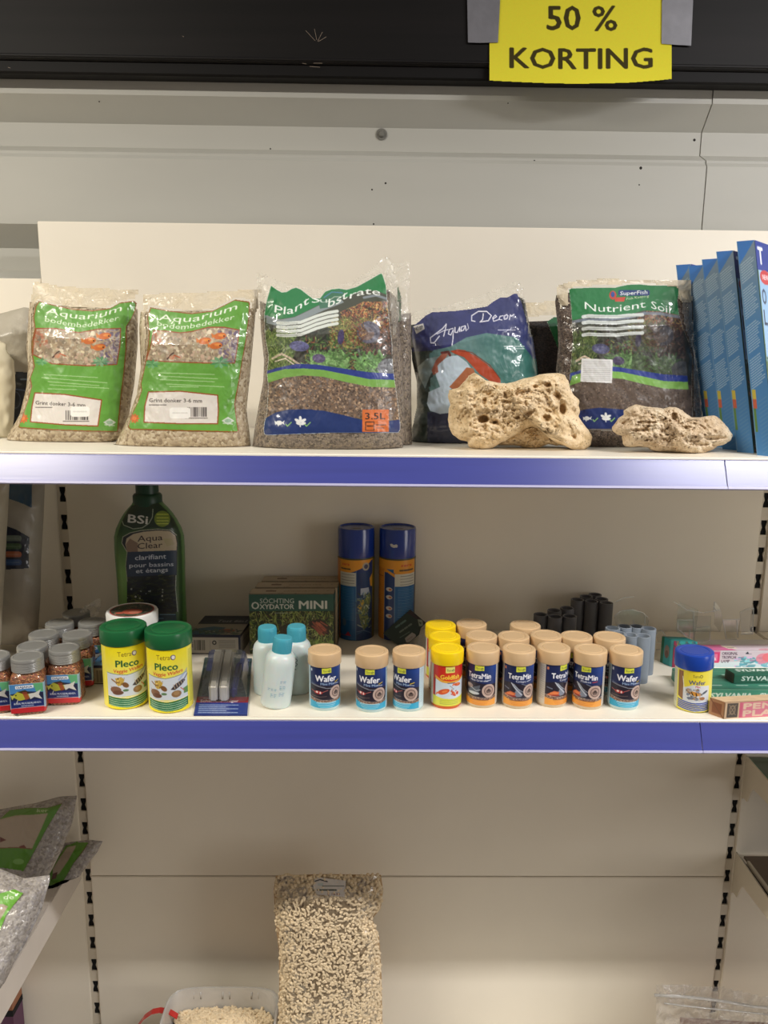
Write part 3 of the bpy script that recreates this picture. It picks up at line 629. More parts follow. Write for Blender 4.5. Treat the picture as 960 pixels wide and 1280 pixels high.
for k in range(5):
    y=400.5+k*5.1; P=[(347,y+3),(358,y+3.8),(376,y+2.4),(396,y-5.5),(410,y-9.5),(421.5,y-11.5)]
    if k<4: ra3.line(P,3.9,(214,220,212)); 
    if k<4: ra3.small(350,372,y+3.3,.8,(120,126,120),k,.6)
ra3.poly([(352,462),(372,459),(378,463),(376,470),(362,474),(350,472),(347,467)],(116,166,72)); ra3.small(356,374,465.5,1.6,(40,60,30),2); ra3.small(353,371,470,1.6,(40,60,30),3)
grv=[(328,476),(345,466),(365,464),(385,466),(410,470),(430,474),(455,480),(500,480),(498,505.6),(499,525),(470,526),(440,522),(410,515),(385,513),(360,514),(340,520),(331,526)]
ra3.setclip(grv); ra3.poly(grv,(116,98,84)); ra3.dots(2600,[(150,126,104),(96,80,68),(176,150,124),(120,108,100),(84,70,62),(140,112,88)],(.8,1.9),(328,464,502,528),5); ra3.setclip(); waves(ra3,q3)
ra3.poly([(327,530),(333,522),(345,515.5),(360,512),(385,511.5),(405,513.5),(430,519),(455,525.5),(480,527),(503,524),(503,548),(327,548)],(32,54,110))
icons(ra3,346,528.5,.95)
ra3.rect(453,512,486,540,(214,112,54)); ra3.text('3.5L',456.5,481.5,524,8.3,(50,34,26),.02); ra3.line([(457,527.5),(467.5,527.5),(467.5,538),(457,538),(457,527.5)],1,(60,40,30)); ra3.small(459,466,532.5,1.6,(60,40,30),2); ra3.small(470,482,531,1.1,(70,45,32),3); ra3.small(471,480,535,1.1,(70,45,32),4)
ra3.line(lab3+[lab3[0]],1.5,(232,236,232))
b3_=Bag([(323,340),(325,372),(326,400),(330,440),(329,470),(324,500),(319,530),(315,566)],[(487,322),(494,352),(499,400),(504,450),(506,500),(507,540),(503,566)],[(315,345),(325,340),(345,352),(365,358),(400,361),(440,352),(465,338),(484,322),(490,330),(507,345)],[(315,563),(340,566),(420,566),(470,566.5),(507,563)],-.292,Z1,6,.046,.02,seed=6,vtop=.3)
r3=empty('substrate_bag',(-.135,-.292,Z1),label='large plant substrate bag with planted tank print and an orange 3.5L square',cat='bag')
b3_.body('substrate_body',G_GREY,r3,t0=.16); sheet('printed_label',ra3,lambda X,Y:b3_.pos(X,Y,.0007),PR_FILM,r3)
film('bag_film',b3_,[(319,341),(327,338),(335,344),(350,350),(370,356),(400,360),(440,351),(462,337),(476,322),(485,319),(491,328),(499,352),(500,400),(492,430),(487,395),(484,360),(478,341),(462,349),(445,358),(425,360),(406,363),(400,373),(391,373),(376,361),(368,359),(357,365),(346,362),(338,356),(333,374),(330,400),(322,400),(321,372)],M_FILM,r3)
b3b=Bag([(480,330),(484,380),(486,480),(484,560)],[(513,326),(514,400),(514,480),(515,562)],[(478,332),(513,325)],[(478,560),(515,562)],-.252,Z1,6,.02,.016,seed=8)
r3b=empty('substrate_bag',(-.05,-.25,Z1),label='substrate bag of which only the right edge shows behind the planted tank print bag',cat='bag')
b3b.body('substrate_body',G_GREY,r3b,t0=.28); 
film('bag_film',b3b,[(480,330),(513,325),(514,400),(508,402),(484,402)],M_FILM,r3b)
rs=Ras(494,352,503,405,1.,(48,130,84)); rs.A=rs.pmask([(497,352),(502,370),(502,400),(497,404),(494,380)]); sheet('printed_label',rs,lambda X,Y:b3b.pos(X,Y,.0009),PR_FILM,r3b)
# aqua decor bag
ra4=Ras(514,364,674,560,1.7,(46,58,66)); P4=lambda x,y:(500+x/4.8,340+y/4.8)
pp=lambda L:[P4(*p) for p in L]
lab4=pp([(72,330),(120,290),(150,262),(190,240),(330,232),(430,220),(520,205),(560,175),(600,152),(640,152),(685,128),(705,130),(730,180),(755,270),(775,340),(800,400),(815,500),(830,600),(830,1030),(300,1048),(85,1035),(80,900),(100,800),(118,700),(108,600),(75,520),(68,430)])
ra4.A=ra4.pmask(lab4)
def deco(X,Y):
    x=(X-500)*4.8; y=(Y-340)*4.8; n=fbm(X/14,Y/10,3)
    e=np.interp(x,[60,200,300,400,520,700,800],[480,470,448,392,366,392,520])
    C=np.zeros(X.shape+(3,)); up=y<e
    bl=np.array([46,50,100])+np.stack([(n-.5)*16,(n-.5)*16,(n-.5)*30],-1); 
    t=np.clip((x-300)/400,0,1)[...,None]*np.clip((y-150)/300,0,1)[...,None]; bl=bl*(1-.25*t)+np.array([40,70,120])*.25*t
    dn=np.array([92,128,126])+np.stack([(n-.5)*60,(n-.5)*50,(n-.5)*46],-1)
    g=np.clip((x-450)/350,0,1)[...,None]; dn=dn*(1-g)+np.array([44,106,96])*g
    lft=(x<200)&(y>470); dk=np.array([50,62,56])+np.stack([(fbm(X/4,Y/4,9)-.5)*50]*3,-1)
    low=(y>840); bt=np.array([34,40,70])+np.stack([(n-.5)*20]*3,-1)
    C[:]=np.where(up[...,None],bl,dn); C=np.where((lft&~up)[...,None]&((x+ (fbm(X/6,Y/6,2)-.5)*80<180)[...,None]),dk,C); C=np.where(low[...,None],bt,C); C=np.where((low&(x<165))[...,None],dk,C); return C
ra4.shade(deco)
ra4.poly(pp([(105,570),(160,520),(260,500),(330,480),(320,520),(240,560),(190,600),(150,700),(120,640)]),(130,146,146),.9)
ra4.poly(pp([(215,580),(250,530),(300,505),(345,500),(400,540),(435,590),(395,625),(350,680),(300,705),(300,845),(240,852),(180,832),(162,790),(172,720),(240,690),(215,620)]),(190,206,218))
for k in range(9): ra4.line(pp([(185+k*8,740+k*10),(250,715+k*14),(300,720+k*15)]),1,(196,206,214),.5)
ra4.poly(pp([(300,475),(345,464),(390,470),(450,502),(520,552),(570,600),(604,650),(604,668),(540,655),(480,615),(430,560),(385,512),(330,492)]),(170,66,34)); ra4.poly(pp([(440,578),(400,572),(360,618),(295,690),(330,712),(400,650),(455,620)]),(166,98,60))
ra4.poly(pp([(300,478),(250,492),(215,530),(190,590),(200,620),(230,600),(225,560),(270,520)]),(150,84,62)); ra4.line(pp([(250,485),(290,480),(300,500)]),3,(96,40,36))
ra4.line(pp([(330,470),(430,482),(540,560),(600,640)]),1,(120,50,30))
cw=(228,228,238)
# flowing script, drawn stroke by stroke
for S,w in [([(236,385),(205,425),(185,425),(182,395),(215,370),(255,340),(278,312),(272,345),(262,385)],1),([(222,372),(262,352),(290,345)],.8),
  ([(318,338),(296,345),(290,372),(305,378),(320,345),(318,400),(312,440)],.9),([(330,332),(330,362),(345,362),(358,330),(358,358)],.9),([(392,322),(368,330),(366,355),(380,350),(393,325),(396,352)],.9),([(396,352),(412,338),(405,310)],.6),
  ([(500,250),(496,285),(480,300),(530,292),(548,262),(520,236),(470,236),(430,262),(430,292),(450,296)],1),([(560,280),(580,268),(572,258),(556,275),(562,296),(590,286)],.9),([(618,262),(600,266),(594,285),(612,288)],.9),([(642,256),(624,264),(626,284),(642,280),(648,262),(640,256)],.9),([(656,286),(662,256),(668,266),(684,254)],.9)]: ra4.line(pp(S),w*1.25,cw,1)
ra4.poly(pp([(78,325),(140,308),(148,342),(98,372)]),(200,196,190)); ra4.text('NO.07',*[P4(88,0)[0],P4(138,0)[0]],P4(0,352)[1],4.6,(50,50,60),.02,0,1,-.2)
ra4.small(*[P4(625,0)[0],P4(745,0)[0]],P4(0,446)[1],1.3,(190,205,205),4); ra4.small(P4(630,0)[0],P4(745,0)[0],P4(0,460)[1],1.3,(180,200,200),5); ra4.small(P4(590,0)[0],P4(690,0)[0],P4(0,348)[1],1.4,(210,210,225),6)
b4=Bag([(512,388),(514,405),(515,425),(521,460),(521,510),(515,530),(514,560)],[(652,350),(656,372),(660,392),(666,423),(671,465),(674,510),(674,560)],[(510,390),(535,386),(562,381),(585,375),(608,366),(632,358),(648,350),(660,356),(675,360)],[(510,557),(560,558),(675,558)],-.212,Z1,8,.036,.02,seed=9,wr=.003,vtop=.3)
r4=empty('gravel_bag',(.07,-.212,Z1),label='dark blue gravel bag with orange and white fish behind the big pale rock',cat='bag')
b4.body('gravel_body',G_DARK,r4,t0=.1); sheet('printed_label',ra4,lambda X,Y:b4.pos(X,Y,.0007),PR_FILM,r4)
film('bag_film',b4,[(512,390),(562,380),(608,365),(648,349),(655,360),(660,392),(668,425),(660,420),(654,380),(646,366),(633,371),(625,371),(608,383),(569,388),(540,390),(525,400),(516,404)],M_FILM,r4)
# dark soil bag behind
b5=Bag([(650,372),(652,420),(655,470),(655,556)],[(724,370),(728,420),(730,470),(730,556)],[(648,378),(690,376),(730,372)],[(648,553),(730,553)],-.135,Z1,5,.03,.016,seed=12,vtop=.2)
r5=empty('soil_bag',(.2,-.135,Z1),label='dark brown soil bag with green corner in the gap beside the dark blue bag',cat='bag')
b5.body('soil_body',G_SOILD,r5,t0=.14); film('bag_film',b5,[(650,377),(690,375),(729,372),(729,393),(650,398)],M_FILMC,r5)
rs=Ras(682,386,728,440,1.2,(24,96,52)); rs.A=rs.pmask([(683,402),(692,396),(726,390),(727,460),(697,436),(694,428),(688,414)]); rs.line([(683.5,402),(690,419),(697,436)],1,(200,200,180)); sheet('printed_label',rs,lambda X,Y:b5.pos(X,Y,.0008),PR_FILM,r5)
# nutrient soil bag
ra6=Ras(710,354,868,541,1.7,(60,60,52))
lab6=[(710.8,361.8),(714,360),(741,359),(769,359),(777,357),(785,355.4),(800,355),(815,356.5),(846,356.5),(849.5,359),(849.5,364),(847,375.6),(849,392),(854,409),(862,429),(866,448.8),(865,478.5),(866,520),(866,539),(735.5,538.5),(711.5,538),(711,500),(711.8,468.6),(713.7,448.8),(715.7,425),(714.7,405),(713.5,385)]
ra6.A=ra6.pmask(lab6)
q6=lambda u,v:((712+u*137)*(1-v)+(712+u*154)*v,357+v*188)
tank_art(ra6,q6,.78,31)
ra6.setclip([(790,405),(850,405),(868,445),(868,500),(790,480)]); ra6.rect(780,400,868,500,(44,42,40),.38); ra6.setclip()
soil=[(709,478),(720,472),(740,466),(765,465),(790,470),(815,474),(845,480),(868,482),(868,540),(711,540)]
ra6.setclip(soil); ra6.poly(soil,(96,82,72)); ra6.dots(1600,[(110,94,82),(84,72,62),(124,108,94),(74,62,54)],(.6,1.3),(710,464,868,541),6); ra6.setclip(); waves(ra6,q6)
ra6.poly([(709,401),(716,400.5),(730,397),(748,394),(765,396),(785,394),(805,388),(825,389),(850,394),(850,350),(709,350)],(34,116,62)); ra6.line([(712,403),(730,400),(765,399),(785,397),(805,391.5),(825,392),(852,397)],3.6,(116,126,140),.85)
ra6.shade(lambda X,Y:1+.10*(fbm(X/22,Y/16,8)-.5))
ra6.text('Nutrient',731,807,[(731,386),(745,389.5),(770,390),(790,387),(807,384)],9.3,W,.002); ra6.text('Soil',814,838,[(814,385),(820,387),(838,392)],9.6,W,.002)
ra6.rrect(773,362.5,812,369.5,2,(28,50,110)); ra6.text('SuperFish',775,809,[(775,369),(809,367.5)],5,W,.015,.1); ra6.ell(766,369,4.5,5.5,(180,66,44)); ra6.ell(766,368,2.4,3.4,(40,70,140)); ra6.poly([(768,372),(782,371),(780,377),(769,377)],(190,70,50)); ra6.text('Fish Keeping',783,811,[(783,375),(811,371)],3,(230,225,190),.005,.1)
for k in range(4):
    y=395+k*7.6; P=[(729,y+1),(736,y-.2),(750,y+.6),(770,y+1),(785,y-.8),(803,y-1.6)]; ra6.line(P,4.3,(206,212,208)); ra6.small(733,800,y+.4,.9,(130,136,132),k,.6)
ra6.poly([(711,523),(716,517),(730,512),(749,509.5),(779,512),(800,520),(830,526),(866,528),(866,540),(711,540)],(26,46,104)); ra6.poly([(711,536.2),(866,536.2),(866,541),(711,541)],(120,112,104))
icons(ra6,731,523,.85); ra6.line(lab6+[lab6[0]],1.1,(214,216,204))
ra6.poly([(727,448),(766,449.5),(765,479),(725.5,477)],(226,226,224)); [ra6.small(729,763,451.5+k*2.35,.9,(170,172,172),k,.8) for k in range(11)]
b6=Bag([(696,358),(694,370),(697,400),(698,430),(695,460),(697,520),(697,560)],[(860,352),(866,376),(867,429),(874,478),(878,518),(880,560)],[(692,360),(714,355),(740,353),(765,351),(785,353.5),(848,352),(870,352)],[(690,559),(785,562),(882,560)],-.243,Z1,7,.036,.02,seed=15,wr=.0028,vtop=.28)
r6=empty('soil_bag',(.3,-.243,Z1),label='brown soil bag with green top and small white sticker behind the flat rock',cat='bag')
b6.body('soil_body',G_SOIL,r6,t0=.05); sheet('printed_label',ra6,lambda X,Y:b6.pos(X,Y,.0007),PR_FILM,r6)
film('bag_film',b6,[(694,357),(714,350),(765,346),(785,349),(848,348),(865,349),(867,376),(862,380),(848,378),(846,360),(815,356),(785,355),(769,358.5),(741,358.5),(711,361),(713,382),(700,385),(695,372)],M_FILMC,r6)
film('bag_film',b6,[(849,366),(866,378),(869,429),(876,478),(880,520),(881,555),(868,555),(866,500),(866,445),(855,410)],M_FILMD,r6,up=.004)
# ================================================================== fish food tins and cans on the lower shelf
M_LIDB=PM('lid_beige_plastic',(216,184,142),rough=.3,coat=.3,var=(20,.03)); M_LIDY=PM('lid_yellow_plastic',(250,214,14),rough=.35,sss=.05)
M_TUB=PM('tub_cream_plastic',(206,190,164),rough=.45); M_TUBW=PM('tub_pale_plastic',(190,214,216),rough=.4); M_TUBY=PM('tub_yellow_green_plastic',(226,216,60),rough=.4); M_TUBR=PM('tub_orange_plastic',(206,96,30),rough=.4)
M_LIDG=PM('lid_green_plastic',(24,96,54),rough=.33,coat=.2); M_LIDBL=PM('lid_blue_plastic',(22,66,166),rough=.3,coat=.3)
PR_CAN=PRINT('print_on_can',.4,.25,None,.15); PR_BOX=PRINT('print_on_card',.5,.12,None,.3); PR_MATT=PRINT('print_matt',.7)
def cyl_pos(r,zt,hh,scale=1000.):
    def f(X,Y):
        t=X/scale/r; return np.stack([r*np.sin(t),-r*np.cos(t),zt-Y/scale],-1)
    return f
def wrapcan(name,rl,rb,h,hl,ml,mb,ras,loc,off,label,cat='can',group=None,lidpart='lid',ring=True,lz0=.0035):
    az=-math.atan2(loc[0]-CP[0],loc[1]-CP[1]); r=empty(name,loc,R(off)+az,label,cat,group)
    lobj('tub',[(0,0),(rb*.93,0),(rb,.0022),(rb,h-hl+.003),(0,h-hl+.003)],mb,r)
    z0=h-hl; pr=[(rl*.9,z0),(rl*.985,z0+.0002),(rl,z0+.001),(rl,h-.0035),(rl*.985,h-.0012),(rl*.94,h-.0002),(rl*.9,h)]
    pr+=[(rl*.76,h-.0002),(rl*.73,h-.0009),(rl*.7,h-.0009),(rl*.67,h-.0003),(0,h-.0004)] if ring else [(0,h)]
    lobj(lidpart,pr,ml,r)
    sheet('label',ras,cyl_pos(rb+.0004,z0-.0005,0),PR_CAN,r,world=False)
    return r
NAVY=(24,38,84)
def food_art(title,sub,kind):
    ra=Ras(-38,0,38,59.5,1.9,NAVY)
    ra.shade(lambda X,Y:(np.array(NAVY,float)+np.clip((X[...,None]+2)/28,0,1)*np.array([6,38,78])*np.clip(1-Y[...,None]/40,0,1)))
    band={'wafer':(44,164,204),'min':(232,158,62)}[kind]
    # picture
    pk=[(-30,27),(-14,24.5),(6,27),(26,28),(30,30),(30,50),(-30,50)]; ra.poly(pk,(40,32,42),.9)
    if kind=='wafer':
        ra.line([(-24,25),(-12,27.5),(0,30),(16,31)],.7,(200,206,216),.8); ra.line([(-24,23),(-14,26),(-2,28.6)],.5,(160,170,190),.8)
        ra.ell(-12,36.5,6.5,2.4,(176,40,44),1,.05); ra.ell(-14,36,2,1.5,(240,220,210)); ra.ell(-9,36.8,1.3,1.8,(240,210,205)); ra.line([(-18,36),(-24,34)],.6,(220,120,110)); ra.line([(-6,36),(2,33)],.6,(220,120,110)); ra.line([(-24,42),(-10,43),(0,42)],.8,(130,110,100),.8)
    else:
        if sub=='Mini Granules':
            ra.ell(-15,32,6,3.6,(150,130,120)); ra.ell(-17,31,3,2,(190,170,150)); ra.poly([(-10,34),(2,29),(0,40),(-4,44),(-16,44),(-20,40)],(90,98,110)); ra.ell(-8,42,9,2.2,(200,206,212)); ra.line([(-12,34),(-4,38),(2,36)],1,(180,186,194))
        else:
            ra.poly([(-13,25),(-8,27),(-1,35),(4,42),(2,45),(-7,46),(-16,47),(-8,40),(-6,36),(-11,30)],(126,134,150)); ra.line([(-13,25.5),(-6,34),(2,42)],1.2,(206,212,222)); ra.line([(-10,27),(-2,34),(4,38)],.7,(176,184,196)); ra.line([(2,26),(10,29),(6,38)],.9,(150,160,176),.8)
            ra.poly([(-24,44),(-14,38),(-6,40),(-8,45),(-20,47)],(206,104,60)); ra.ell(-14,42,6,2.4,(226,128,76)); ra.ell(-12,45,7,1.4,(150,50,40)); ra.line([(-24,33),(-17,35)],1.6,(130,140,160),.8)
    # grain strip with curved edge
    g=[(-30,44),(-22,45.5),(-8,48),(8,48.5),(22,47),(30,45),(30,52),(-30,52)]
    ra.setclip(g); ra.poly(g,(128,100,86)); ra.dots(420,[(150,120,104),(110,84,72),(176,146,126),(90,64,54)],(.5,1.3),(-30,43,30,53),4); ra.setclip()
    ra.line([(-30,43.5),(-22,45),(-8,47.5),(8,48),(22,46.5),(30,44.5)],.6,(220,206,190),.8)
    ra.poly([(-38,47.5),(-30,48.5),(-14,51),(4,51.6),(18,51),(30,49),(38,48),(38,60),(-38,60)],band)
    lc=(214,238,244) if kind=='wafer' else (196,110,40)
    for i,(a,b,y) in enumerate(((-15,15,53),(-13,13,55),(-12,12,56.8),(-9,9,58.4))): ra.small(a,b,y,.55,lc,i,.8)
    ra.small(-14,14,51.4,1.1,lc if kind=='wafer' else (120,60,30),7)
    # round seal
    X=14.5;Y=37.5
    ra.ell(X,Y,10,10,(190,164,152)); ra.ell(X,Y,9.5,9.5,(216,194,182),1,0,.92); ra.ell(X,Y,6.6,6.6,(58,46,44)); ra.ell(X,Y,5.8,5.8,(180,154,142)); ra.poly([(X-4.3,Y+.6),(X,Y-3.4),(X+4.3,Y+.6)],(60,46,44)); ra.rect(X-3.6,Y+1.2,X+3.6,Y+2.4,(60,46,44)); ra.small(X-2.8,X+2.8,Y+3.6,.6,(60,46,44),3)
    # maker tab and titles
    ra.poly([(-6.8,.6),(6.8,.6),(6.8,8),(5.6,7.4),(-6.8,8.6)],(222,226,70)); ra.text('Tetra',-4.8,3,6.2,3.3,(60,80,60),.0); ra.ell(4.2,4.7,1.5,1.6,(60,80,60),1,0,.55)
    if title=='Wafer': ra.text('Wafer',-16.5,14.5,20.2,9.2,(244,244,248),.04); ra.text('Mini Mix',-8.5,11.5,25.4,3.7,(170,196,226),.02); ra.line([(12,20.5),(18,22.5)],1.6,(40,34,30)); ra.line([(13,22.5),(19,20.5)],1.1,(224,196,60)); ra.line([(11,24),(19,25)],.8,(210,214,220))
    else: ra.text('TetraMin',-18.5,17,19.4,8,(244,244,248),.032); ra.text(sub,-13 if len(sub)>8 else -6.5,13 if len(sub)>8 else 8,23.8,3.2,(236,236,240),.02); ra.line([(10,22.8),(17,21.6)],1.2,(200,70,70) if sub=='Flakes' else (220,226,236),.9)
    ra.rrect(-25.5,3,-22.6,7,.8,(196,200,214)) if kind=='wafer' else ra.rrect(-25.5,3,-22.6,7,.8,(214,130,90))
    # side panels
    sc=(196,222,232) if kind=='wafer' else (206,198,184)
    ra.rect(27.2,0,38,60,sc); [ra.small(28.6,36,3+i*2.1,.6,(120,130,150),i,.7) for i in range(24)]
    ra.rect(-38,0,-27.2,60,sc); [ra.small(-36,-28.6,3+i*2.1,.7,(110,110,124),i+30,.8) for i in range(24)]
    return ra
def goldfish_art():
    ra=Ras(-38,0,38,59.5,1.9,(196,40,30))
    ra.shade(lambda X,Y:np.array([200,44,30.])+np.clip((16-np.abs(X[...,None]))/16,0,1)*np.array([24,30,6.])*np.clip(Y[...,None]/20,0,1))
    ra.poly([(-23,20),(-12,24),(0,25.5),(14,24),(26,20),(26,49),(-23,49)],(206,220,232)); ra.poly([(-23,15),(-12,20.5),(0,22.5),(14,21),(26,17),(26,20),(14,24),(0,25.6),(-12,24),(-23,20)],(236,186,60),.85)
    for (x,y,s,t) in ((-9,38,9,-.35),(12,28,6,.1),(6,41,5,.9)):
        c,d=math.cos(t),math.sin(t); ra.ell(x,y,s,s*.42,(214,84,36),1,t); ra.ell(x+s*.2*c,y-.6,s*.5,s*.2,(238,140,80),.8,t); ra.poly([(x-s*.8*c,y-s*.8*d),(x-s*1.5*c+2,y-s*1.5*d-3),(x-s*1.4*c-1,y-s*1.4*d+3)],(226,110,60))
    for k in range(10): ra.ell(6+4*math.cos(k),40+4*math.sin(k*1.7),1.2,.8,(196,50,50),.7)
    ra.ell(12,41,3.4,3.4,(236,214,210)); ra.ell(12,41,2.4,2.4,(200,60,50)); ra.line([(0,29),(6,34),(2,37)],.7,(90,100,120),.8)
    ra.line([(-23,20),(-23,47),(-17,52)],2.2,(120,30,30),.8)
    ra.poly([(-38,46),(-24,45.5),(-10,48),(6,48.6),(20,47),(38,45),(38,60),(-38,60)],(214,214,70)); [ra.small(-14,14,51+i*2.6,.6,(110,140,60),i,.8) for i in range(3)]
    ra.poly([(-6.8,1),(6.8,1),(6.8,9.6),(-6.8,10)],(232,228,120)); ra.text('Tetra',-4.8,3,7.6,3.6,(60,90,60)); ra.ell(4.4,6,1.6,1.7,(60,90,60),1,0,.55)
    ra.text('Goldfish',-14,15,19.5,6.6,(250,222,70),.035); ra.small(-3,7,25,1.6,(90,110,150),8)
    ra.rect(-38,0,-27,60,(222,214,200)); ra.rect(27,0,38,60,(222,214,200)); [ra.small(28,36,3+i*2.2,.6,(130,110,110),i,.7) for i in range(24)]
    return ra
RL,RB,CH,CL=.0236,.0216,.0843,.0195
GT='beige lidded fish food cans'
def can(kind,loc,off,label):
    art,mb,ml,gr=kind
    return wrapcan('fish_food_can',RL,RB,CH,CL,ml,mb,art,(loc[0],loc[1],Z2),off,label,'can',gr)
A_W=food_art('Wafer','Mini Mix','wafer'); A_G=food_art('TetraMin','Mini Granules','min'); A_C=food_art('TetraMin','Crisps','min'); A_F=food_art('TetraMin','Flakes','min'); A_GO=goldfish_art()
KW=(A_W,M_TUBW,M_LIDB,GT); KG=(A_G,M_TUB,M_LIDB,GT); KC=(A_C,M_TUB,M_LIDB,GT); KF=(A_F,M_TUB,M_LIDB,GT); KO=(A_GO,M_TUBR,M_LIDY,'yellow lidded goldfish food cans')
cA=can(KW,(-.1442,-.3264),7,'beige lidded can with light blue base, just right of the milky white bottles')
def cc(src,loc,off,label):
    az=-math.atan2(loc[0]-CP[0],loc[1]-CP[1]); return dup(src,(loc[0],loc[1],Z2),R(off)+az,label)
cc(cA,(-.0778,-.3307),-7,'beige lidded can with light blue base, middle of the three standing alone')
cc(cA,(-.0254,-.3278),-28,'light blue based can turned to show its pale side, next to the yellow lids')
cc(cA,(.2836,-.3205),17,'beige lidded can with light blue base at the right end of the can rows')
cc(cA,(.2753,-.2665),20,'beige lidded can behind the right end can, in front of the pale grey tubes')
gA=can(KO,(.0292,-.3183),14,'yellow lidded can with red goldfish label, front of its column of three')
cc(gA,(.0297,-.2677),10,'yellow lidded can, middle of the column of three')
cc(gA,(.0280,-.2170),5,'yellow lidded can, rearmost of the column of three')
grA=can(KG,(.0807,-.3153),-11,'beige lidded can with orange base right beside the front yellow lidded can')
cc(grA,(.0850,-.2640),-4,'beige lidded can directly behind the orange based can nearest the yellow lids')
cc(grA,(.0765,-.2110),14,'rearmost beige lidded can, beside the rear yellow lid')
c1=can(KC,(.1315,-.3173),11,'orange based can with silver fish facing front, two right of the front yellow lid')
cc(c1,(.1325,-.2665),8,'beige lidded can behind the front facing silver fish can, second from the yellow lids')
cc(c1,(.1590,-.2165),0,'beige lidded can standing alone at the rear, left of the short dark grey tubes')
cc(c1,(.1822,-.3125),46,'orange based can turned to show its grey printed side, between two front facing cans')
cc(c1,(.1820,-.2615),10,'beige lidded can behind the can turned to show its grey side')
f1=can(KF,(.2331,-.3188),-11,'beige lidded can with orange base, left of the right end light blue based can')
cc(f1,(.2265,-.2650),0,'beige lidded can second from the right in the second row')
# ------------------------------------------------------------------ wafer mix tin with blue lid
ra=Ras(-62,0,62,60,1.8,(236,216,60))
ra.shade(lambda X,Y:np.array([238,218,50.])+np.clip(np.abs(X[...,None])/30,0,1)*np.array([0,8,50.]))
ra.poly([(-14,26),(0,20),(24,22),(24,50),(-14,47)],(220,224,228)); ra.poly([(-22,2),(-14,2),(-14,44),(-22,40)],(142,98,60)); ra.line([(-18,4),(-17,40)],1.6,(170,120,76),.7); ra.line([(-15,10),(-12,30),(-8,38)],1,(236,236,230))
ra.dots(60,[(190,150,110),(150,160,180),(200,196,186),(120,110,100)],(1,2.6),(-10,27,12,42),3); ra.ell(2,33,6,3,(216,150,60),1,.3); ra.line([(-2,31),(0,35)],1.4,(30,26,30)); ra.line([(4,32),(5,36)],1.4,(30,26,30)); ra.ell(17,31,5,1.6,(80,90,104),1,-.5); ra.ell(13,40,4,2.4,(170,120,80)); ra.ell(-4,40,4,2,(110,120,140))
ra.text('Tetra',-1,8,9.5,4.6,(110,100,60)); ra.ell(10.5,7.3,2.2,2.3,(110,100,60),1,0,.6); ra.text('Wafer',-6,17,19.5,6.2,(34,50,140),.02); ra.text('Mix',3,10,24,3,(200,60,60),.015)
for k in range(5): ra.line([(-22,45+k*2.6),(0,47.6+k*2.6),(24,46.5+k*2.6)],1.7,(52,74,160)); ra.line([(-20,46.4+k*2.6),(0,48.9+k*2.6),(22,48+k*2.6)],.4,(190,200,230))
ra.rect(-62,0,-25,60,(226,222,190)); [ra.small(-60,-26,4+i*2.2,.8,(140,130,110),i,.6) for i in range(22)]
bl=wrapcan('fish_food_tin',.0265,.0246,.0845,.0225,M_LIDBL,M_TUBY,ra,(.383,-.3245,Z2),2,'blue lidded yellow and white tin standing alone beside the green lamp boxes','can')
bl.rotation_euler.y=R(-2.2)
# ------------------------------------------------------------------ green lidded tins
ra=Ras(-76,0,76,90,1.7,(244,226,40))
ra.shade(lambda X,Y:np.array([246,228,24.])+np.clip(Y[...,None]/34,0,1)*np.array([-4,2,70.])*(Y[...,None]<40))
ra.poly([(-30,38),(0,41),(32,36),(32,72),(-30,72)],(214,222,230)); ra.line([(-30,37.5),(0,40.5),(32,35.5)],.8,(90,120,140)); ra.line([(18,44),(34,30)],3,(150,170,210),.6)
BR=(128,88,52)
ra.poly([(-17,45),(-8,43),(-4,47),(-7,54),(-14,54)],(200,166,72)); ra.ell(-11,51,5,5,(206,172,76)); ra.ell(-3,55,5,3.4,BR,1,.7); ra.line([(-22,47),(-16,51),(-11,50)],2,(150,110,60)); ra.dots(30,[(110,80,50),(230,200,110)],(.5,1),(-16,45,-4,56),8)
ra.poly([(6,57),(12,50),(24,44),(28,47),(22,52),(12,58)],(64,56,60)); [ra.line([(10+i*3.4,50-i*1.6),(12+i*3.4,56-i*1.8)],.9,(196,176,150)) for i in range(5)]; ra.line([(24,47),(33,38)],2,(90,90,120),.8)
ra.ell(-17,62,8,5,(136,98,74)); ra.ell(-14,66,8,3.4,(112,76,58)); ra.ell(-3,63,4,1.8,(96,130,90)); ra.ell(14,64,7,5,(146,110,70)); ra.ell(14,63,4,3,(170,134,90)); ra.poly([(24,58),(33,56),(33,66),(25,66)],(104,150,84)); ra.line([(20,56),(26,62)],1,(210,80,70))
ra.line([(-24,57),(-20,66)],.7,(160,90,70)); ra.line([(-30,71),(0,74),(32,71)],1.2,(240,240,230))
G2=(24,106,66); ra.poly([(-30,72),(0,75.5),(32,72),(32,84),(20,87.6),(0,89),(-30,85)],G2)
for k in range(4): ra.line([(-28,75+k*3.1),(0,78.2+k*3.1),(30,75+k*3.1)],.8,(196,220,180),.95); ra.small(-25,28,77+k*3.1,.5,(180,214,190),k,.6)
ra.text('Tetra',-12,7,13.6,7.2,(110,84,30),.0); ra.ell(11,10.5,3.7,3.8,(104,90,110)); ra.ell(11.4,10.5,2.4,2.6,(236,232,226))
ra.text('Pleco',-15,17,28.6,10,(22,92,54),.035); ra.text('Veggie Wafers',-19,24,[(-19,37),(0,36.6),(24,33.4)],5.2,(206,66,44),.02,.12)
ra.rect(32.5,0,76,90,(244,230,90)); ra.rect(-76,0,-32,90,(244,230,90)); [ra.small(36,70,6+i*2.6,.9,(90,120,70),i,.6) for i in range(30)]
